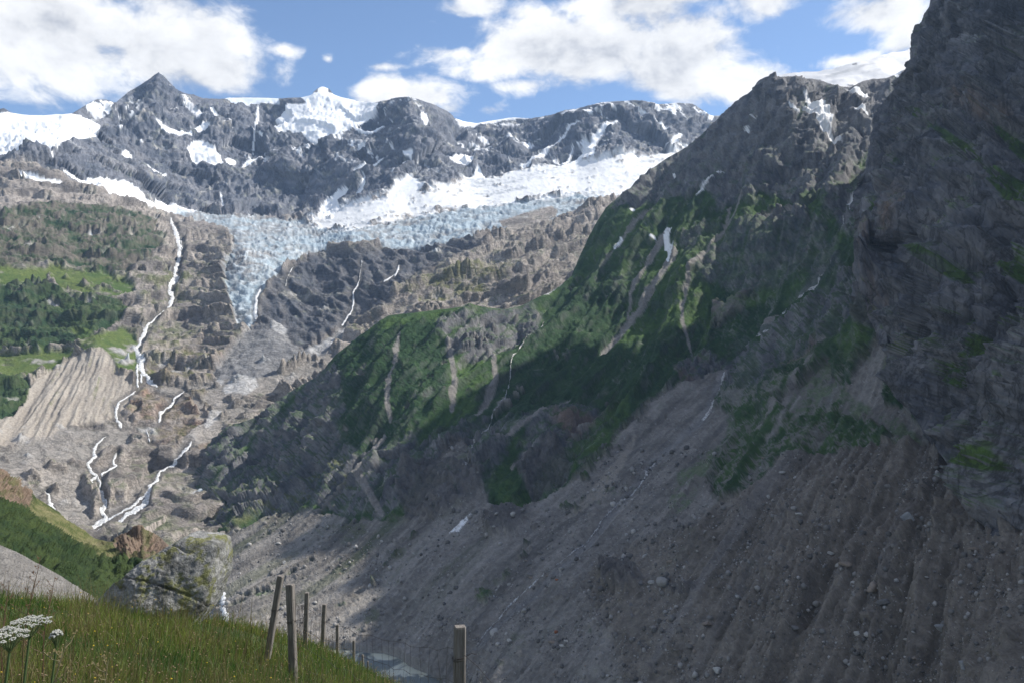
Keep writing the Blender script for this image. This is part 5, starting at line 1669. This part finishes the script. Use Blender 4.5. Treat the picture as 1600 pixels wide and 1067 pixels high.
def ico():
    t = (1 + 5 ** .5) / 2
    v = np.array([(-1, t, 0), (1, t, 0), (-1, -t, 0), (1, -t, 0), (0, -1, t), (0, 1, t), (0, -1, -t), (0, 1, -t), (t, 0, -1), (t, 0, 1), (-t, 0, -1), (-t, 0, 1)], float)
    v /= np.linalg.norm(v[0])
    f = [(0, 11, 5), (0, 5, 1), (0, 1, 7), (0, 7, 10), (0, 10, 11), (1, 5, 9), (5, 11, 4), (11, 10, 2), (10, 7, 6), (7, 1, 8), (3, 9, 4), (3, 4, 2), (3, 2, 6), (3, 6, 8), (3, 8, 9), (4, 9, 5), (2, 4, 11), (6, 2, 10), (8, 6, 7), (9, 8, 1)]
    return v, np.array(f)


def sub(v, f):
    v = list(map(tuple, v))
    cache = {}
    nf_ = []

    def mid_(a, b):
        k = (min(a, b), max(a, b))
        if k not in cache:
            m = (np.array(v[a]) + np.array(v[b])) / 2
            v.append(tuple(m / np.linalg.norm(m)))
            cache[k] = len(v) - 1
        return cache[k]
    for a, b, c_ in f:
        x, y, z = mid_(a, b), mid_(b, c_), mid_(c_, a)
        nf_ += [(a, x, z), (b, y, x), (c_, z, y), (x, y, z)]
    return np.array(v), np.array(nf_)


def rock_mesh(seed, level, col):
    rs = np.random.RandomState(seed)
    v, f = ico()
    for _ in range(level):
        v, f = sub(v, f)
    u = v.copy()
    inv = np.zeros(len(v))
    for _ in range(13):
        n = rs.normal(size=3)
        n /= np.linalg.norm(n)
        inv += (np.maximum(u @ n, 0) / rs.uniform(.55, 1.0)) ** 9
    r = np.minimum(inv ** (-1 / 9), 1.25)
    v = u * r[:, None] * np.array([1.15, .9, .75]) + rs.normal(0, .03, v.shape)
    return mesh_from('rock', v, f, np.tile(np.array(col) * 1.0, (len(v), 1)), smooth=False)


rk_cols = [(.20, .19, .18), (.28, .27, .255), (.15, .145, .145), (.34, .33, .31), (.24, .20, .165), (.18, .17, .17)]
rock_meshes = [rock_mesh(40 + k, 2, rk_cols[k]) for k in range(6)]
pale = rock_mesh(60, 3, (.42, .41, .39))
greyb = rock_mesh(61, 3, (.26, .265, .27))
red = rock_mesh(62, 2, (.30, .12, .06))


def put_rock(me, px_, py_, size, label, group=None, rng=random):
    Pq, Nq = fB(np.array([float(px_)]), np.array([float(py_)]))
    p, n = Pq[0], Nq[0]
    s = size / FPX * p[1] / 2
    o = link('rock', me, M_ROCK if not me.materials else None, label=label, cat='rock', group=group)
    o.location = tuple(p + n * s * .35)
    o.scale = (s * rng.uniform(.85, 1.2), s * rng.uniform(.85, 1.2), s * rng.uniform(.8, 1.1))
    o.rotation_euler = (rng.uniform(-.4, .4), rng.uniform(-.4, .4), rng.uniform(0, 6.28))
    return o


notable = [(1118, 1042, 20, pale, 'large pale grey boulder near the bottom edge of the moraine, right of centre'), (1420, 822, 26, greyb, 'largest blue-grey block high on the gullied moraine below the cliff'),
           (1372, 928, 26, rock_meshes[4], 'long brown block halfway down the gullied moraine, lower right'), (1386, 943, 20, rock_meshes[2], 'dark block touching the lower end of the long brown block'),
           (1340, 991, 13, pale, 'small bright block on the dark lower moraine, below the brown pair'), (1016, 908, 14, rock_meshes[3], 'left one of two blocks set in the small dark scarp of the moraine'),
           (1036, 912, 24, rock_meshes[1], 'right and larger of two blocks set in the small dark scarp'), (797, 1001, 9, pale, 'pale block alone on the scree right of the near fence post'),
           (867, 985, 7, red, 'rust red block on the scree above the lake'), (886, 1003, 7, pale, 'upper of two white blocks in the pale debris fan near the bottom'),
           (880, 1011, 8, pale, 'lower of two white blocks in the pale debris fan near the bottom'), (1464, 974, 18, greyb, 'blue-grey block on the lower moraine close to the right edge'),
           (1519, 1050, 22, greyb, 'grey block at the bottom right corner of the moraine'), (1243, 984, 12, rock_meshes[0], 'rounded brown block in the middle of the lower moraine'),
           (1330, 900, 15, rock_meshes[4], 'brown block above the long brown block on the moraine'), (1526, 865, 12, rock_meshes[4], 'brown block below the dark outcrop at the foot of the cliff'),
           (1300, 868, 9, pale, 'whitish block in the middle of the gullied moraine'), (1252, 812, 8, pale, 'small whitish block on the upper moraine left of centre'),
           (556, 852, 7, pale, 'pale block in the scree bowl below the green patch'), (1005, 862, 9, rock_meshes[3], 'light block at the upper rim of the dark scarp'),
           (868, 903, 6, red, 'small orange block beside the thin stream on the scree'), (444, 880, 8, greyb, 'grey block in the scree bowl above the leaning post')]
for (x_, y_, s_z, me, lb) in notable:
    put_rock(me, x_, y_, s_z, lb)
rg = random.Random(12)
zones = [('grey rocks strewn over the gullied moraine', 'grey rock half sunk in the steep gullied moraine at lower right', 165, (1120, 1590), (720, 1060)),
         ('grey rocks strewn over the scree by the stream', 'grey rock lying on the scree slope below the thin stream', 70, (760, 1110), (860, 1060)),
         ('grey rocks strewn in the scree bowl', 'small grey rock lying in the scree bowl behind the fence', 50, (370, 740), (850, 1000))]
for grp, lb, n, xr, yr in zones:
    for k in range(n):
        x_, y_ = rg.uniform(*xr), rg.uniform(*yr)
        if x_ < 720 and y_ > 990 or x_ > 1440 and y_ < 800:
            continue
        s_z = min(4.0 / (rg.random() ** .5 + .14), 15)
        if x_ < 740:
            s_z *= .6
        put_rock(rock_meshes[rg.randrange(6)], x_, y_, s_z, lb, grp, rg)

# the countless smaller stones
rs = np.random.RandomState(9)
n = 60000
x_ = rs.uniform(340, 1610, n)
y_ = rs.uniform(700, 1075, n)
ok = (m_till.at(x_, y_) + m_screeC.at(x_, y_) > .5) & ~((x_ < 720) & (y_ > 1000)) & (m_gr.at(x_, y_) < .2) & ~((x_ > 1480) & (y_ < 830))
cluster = perlin(np.stack([x_ / 60, y_ / 60, x_ * 0], 1), 5)
ok &= rs.rand(n) < np.clip(.45 + cluster * 1.3, .05, 1)
x_, y_ = x_[ok], y_[ok]
Pq, Nq = fB(x_, y_)
n = len(x_)
v0, f0 = ico()
size = (.8 + .75 * np.minimum(rs.pareto(1.9, n), 11)) / FPX * Pq[:, 1] * .55 * np.where(x_ < 900, .75, 1)
sc3 = size[:, None, None] * rs.uniform(.7, 1.25, (n, 1, 3))
V = (Pq + Nq * size[:, None] * .4)[:, None] + v0[None] * sc3 + rs.normal(0, .12, (n, 12, 3)) * size[:, None, None]
T = (np.arange(n)[:, None, None] * 12 + f0[None]).reshape(-1, 3)
g_ = .10 + .30 * rs.rand(n) ** 1.8
cc = np.stack([g_, g_ * .96, g_ * .92], 1)
link('stones', mesh_from('stones', V.reshape(-1, 3), T, np.repeat(cc[:, None], 12, 1).reshape(-1, 3), smooth=False), M_ROCK, kind='stuff', label='countless small stones strewn over scree and moraine', cat='stones')

# ----------------------------------------------------------------- air
(x0, y0, z0), (x1, y1, z1) = (-9000, -400, -485), (9000, 9000, 3300)
hv = [(x0, y0, z0), (x1, y0, z0), (x1, y1, z0), (x0, y1, z0), (x0, y0, z1), (x1, y0, z1), (x1, y1, z1), (x0, y1, z1)]
hm = bpy.data.meshes.new('haze')
hm.from_pydata(hv, [], [(0, 3, 2, 1), (4, 5, 6, 7), (0, 1, 5, 4), (1, 2, 6, 5), (2, 3, 7, 6), (3, 0, 4, 7)])
M_HAZE = bpy.data.materials.new('haze')
M_HAZE.use_nodes = True
t = NT(M_HAZE.node_tree)
for n_ in list(t.n):
    t.n.remove(n_)
pv = t.node('ShaderNodeVolumePrincipled')
pv.inputs['Color'].default_value = (.42, .64, 1.0, 1)
pv.inputs['Density'].default_value = HAZE_D
pv.inputs['Anisotropy'].default_value = .2
mo = t.node('ShaderNodeOutputMaterial')
t.l.new(pv.outputs[0], mo.inputs['Volume'])
ho = link('haze', hm, M_HAZE, kind='stuff', label='thin blue summer haze filling the valley air', cat='haze')
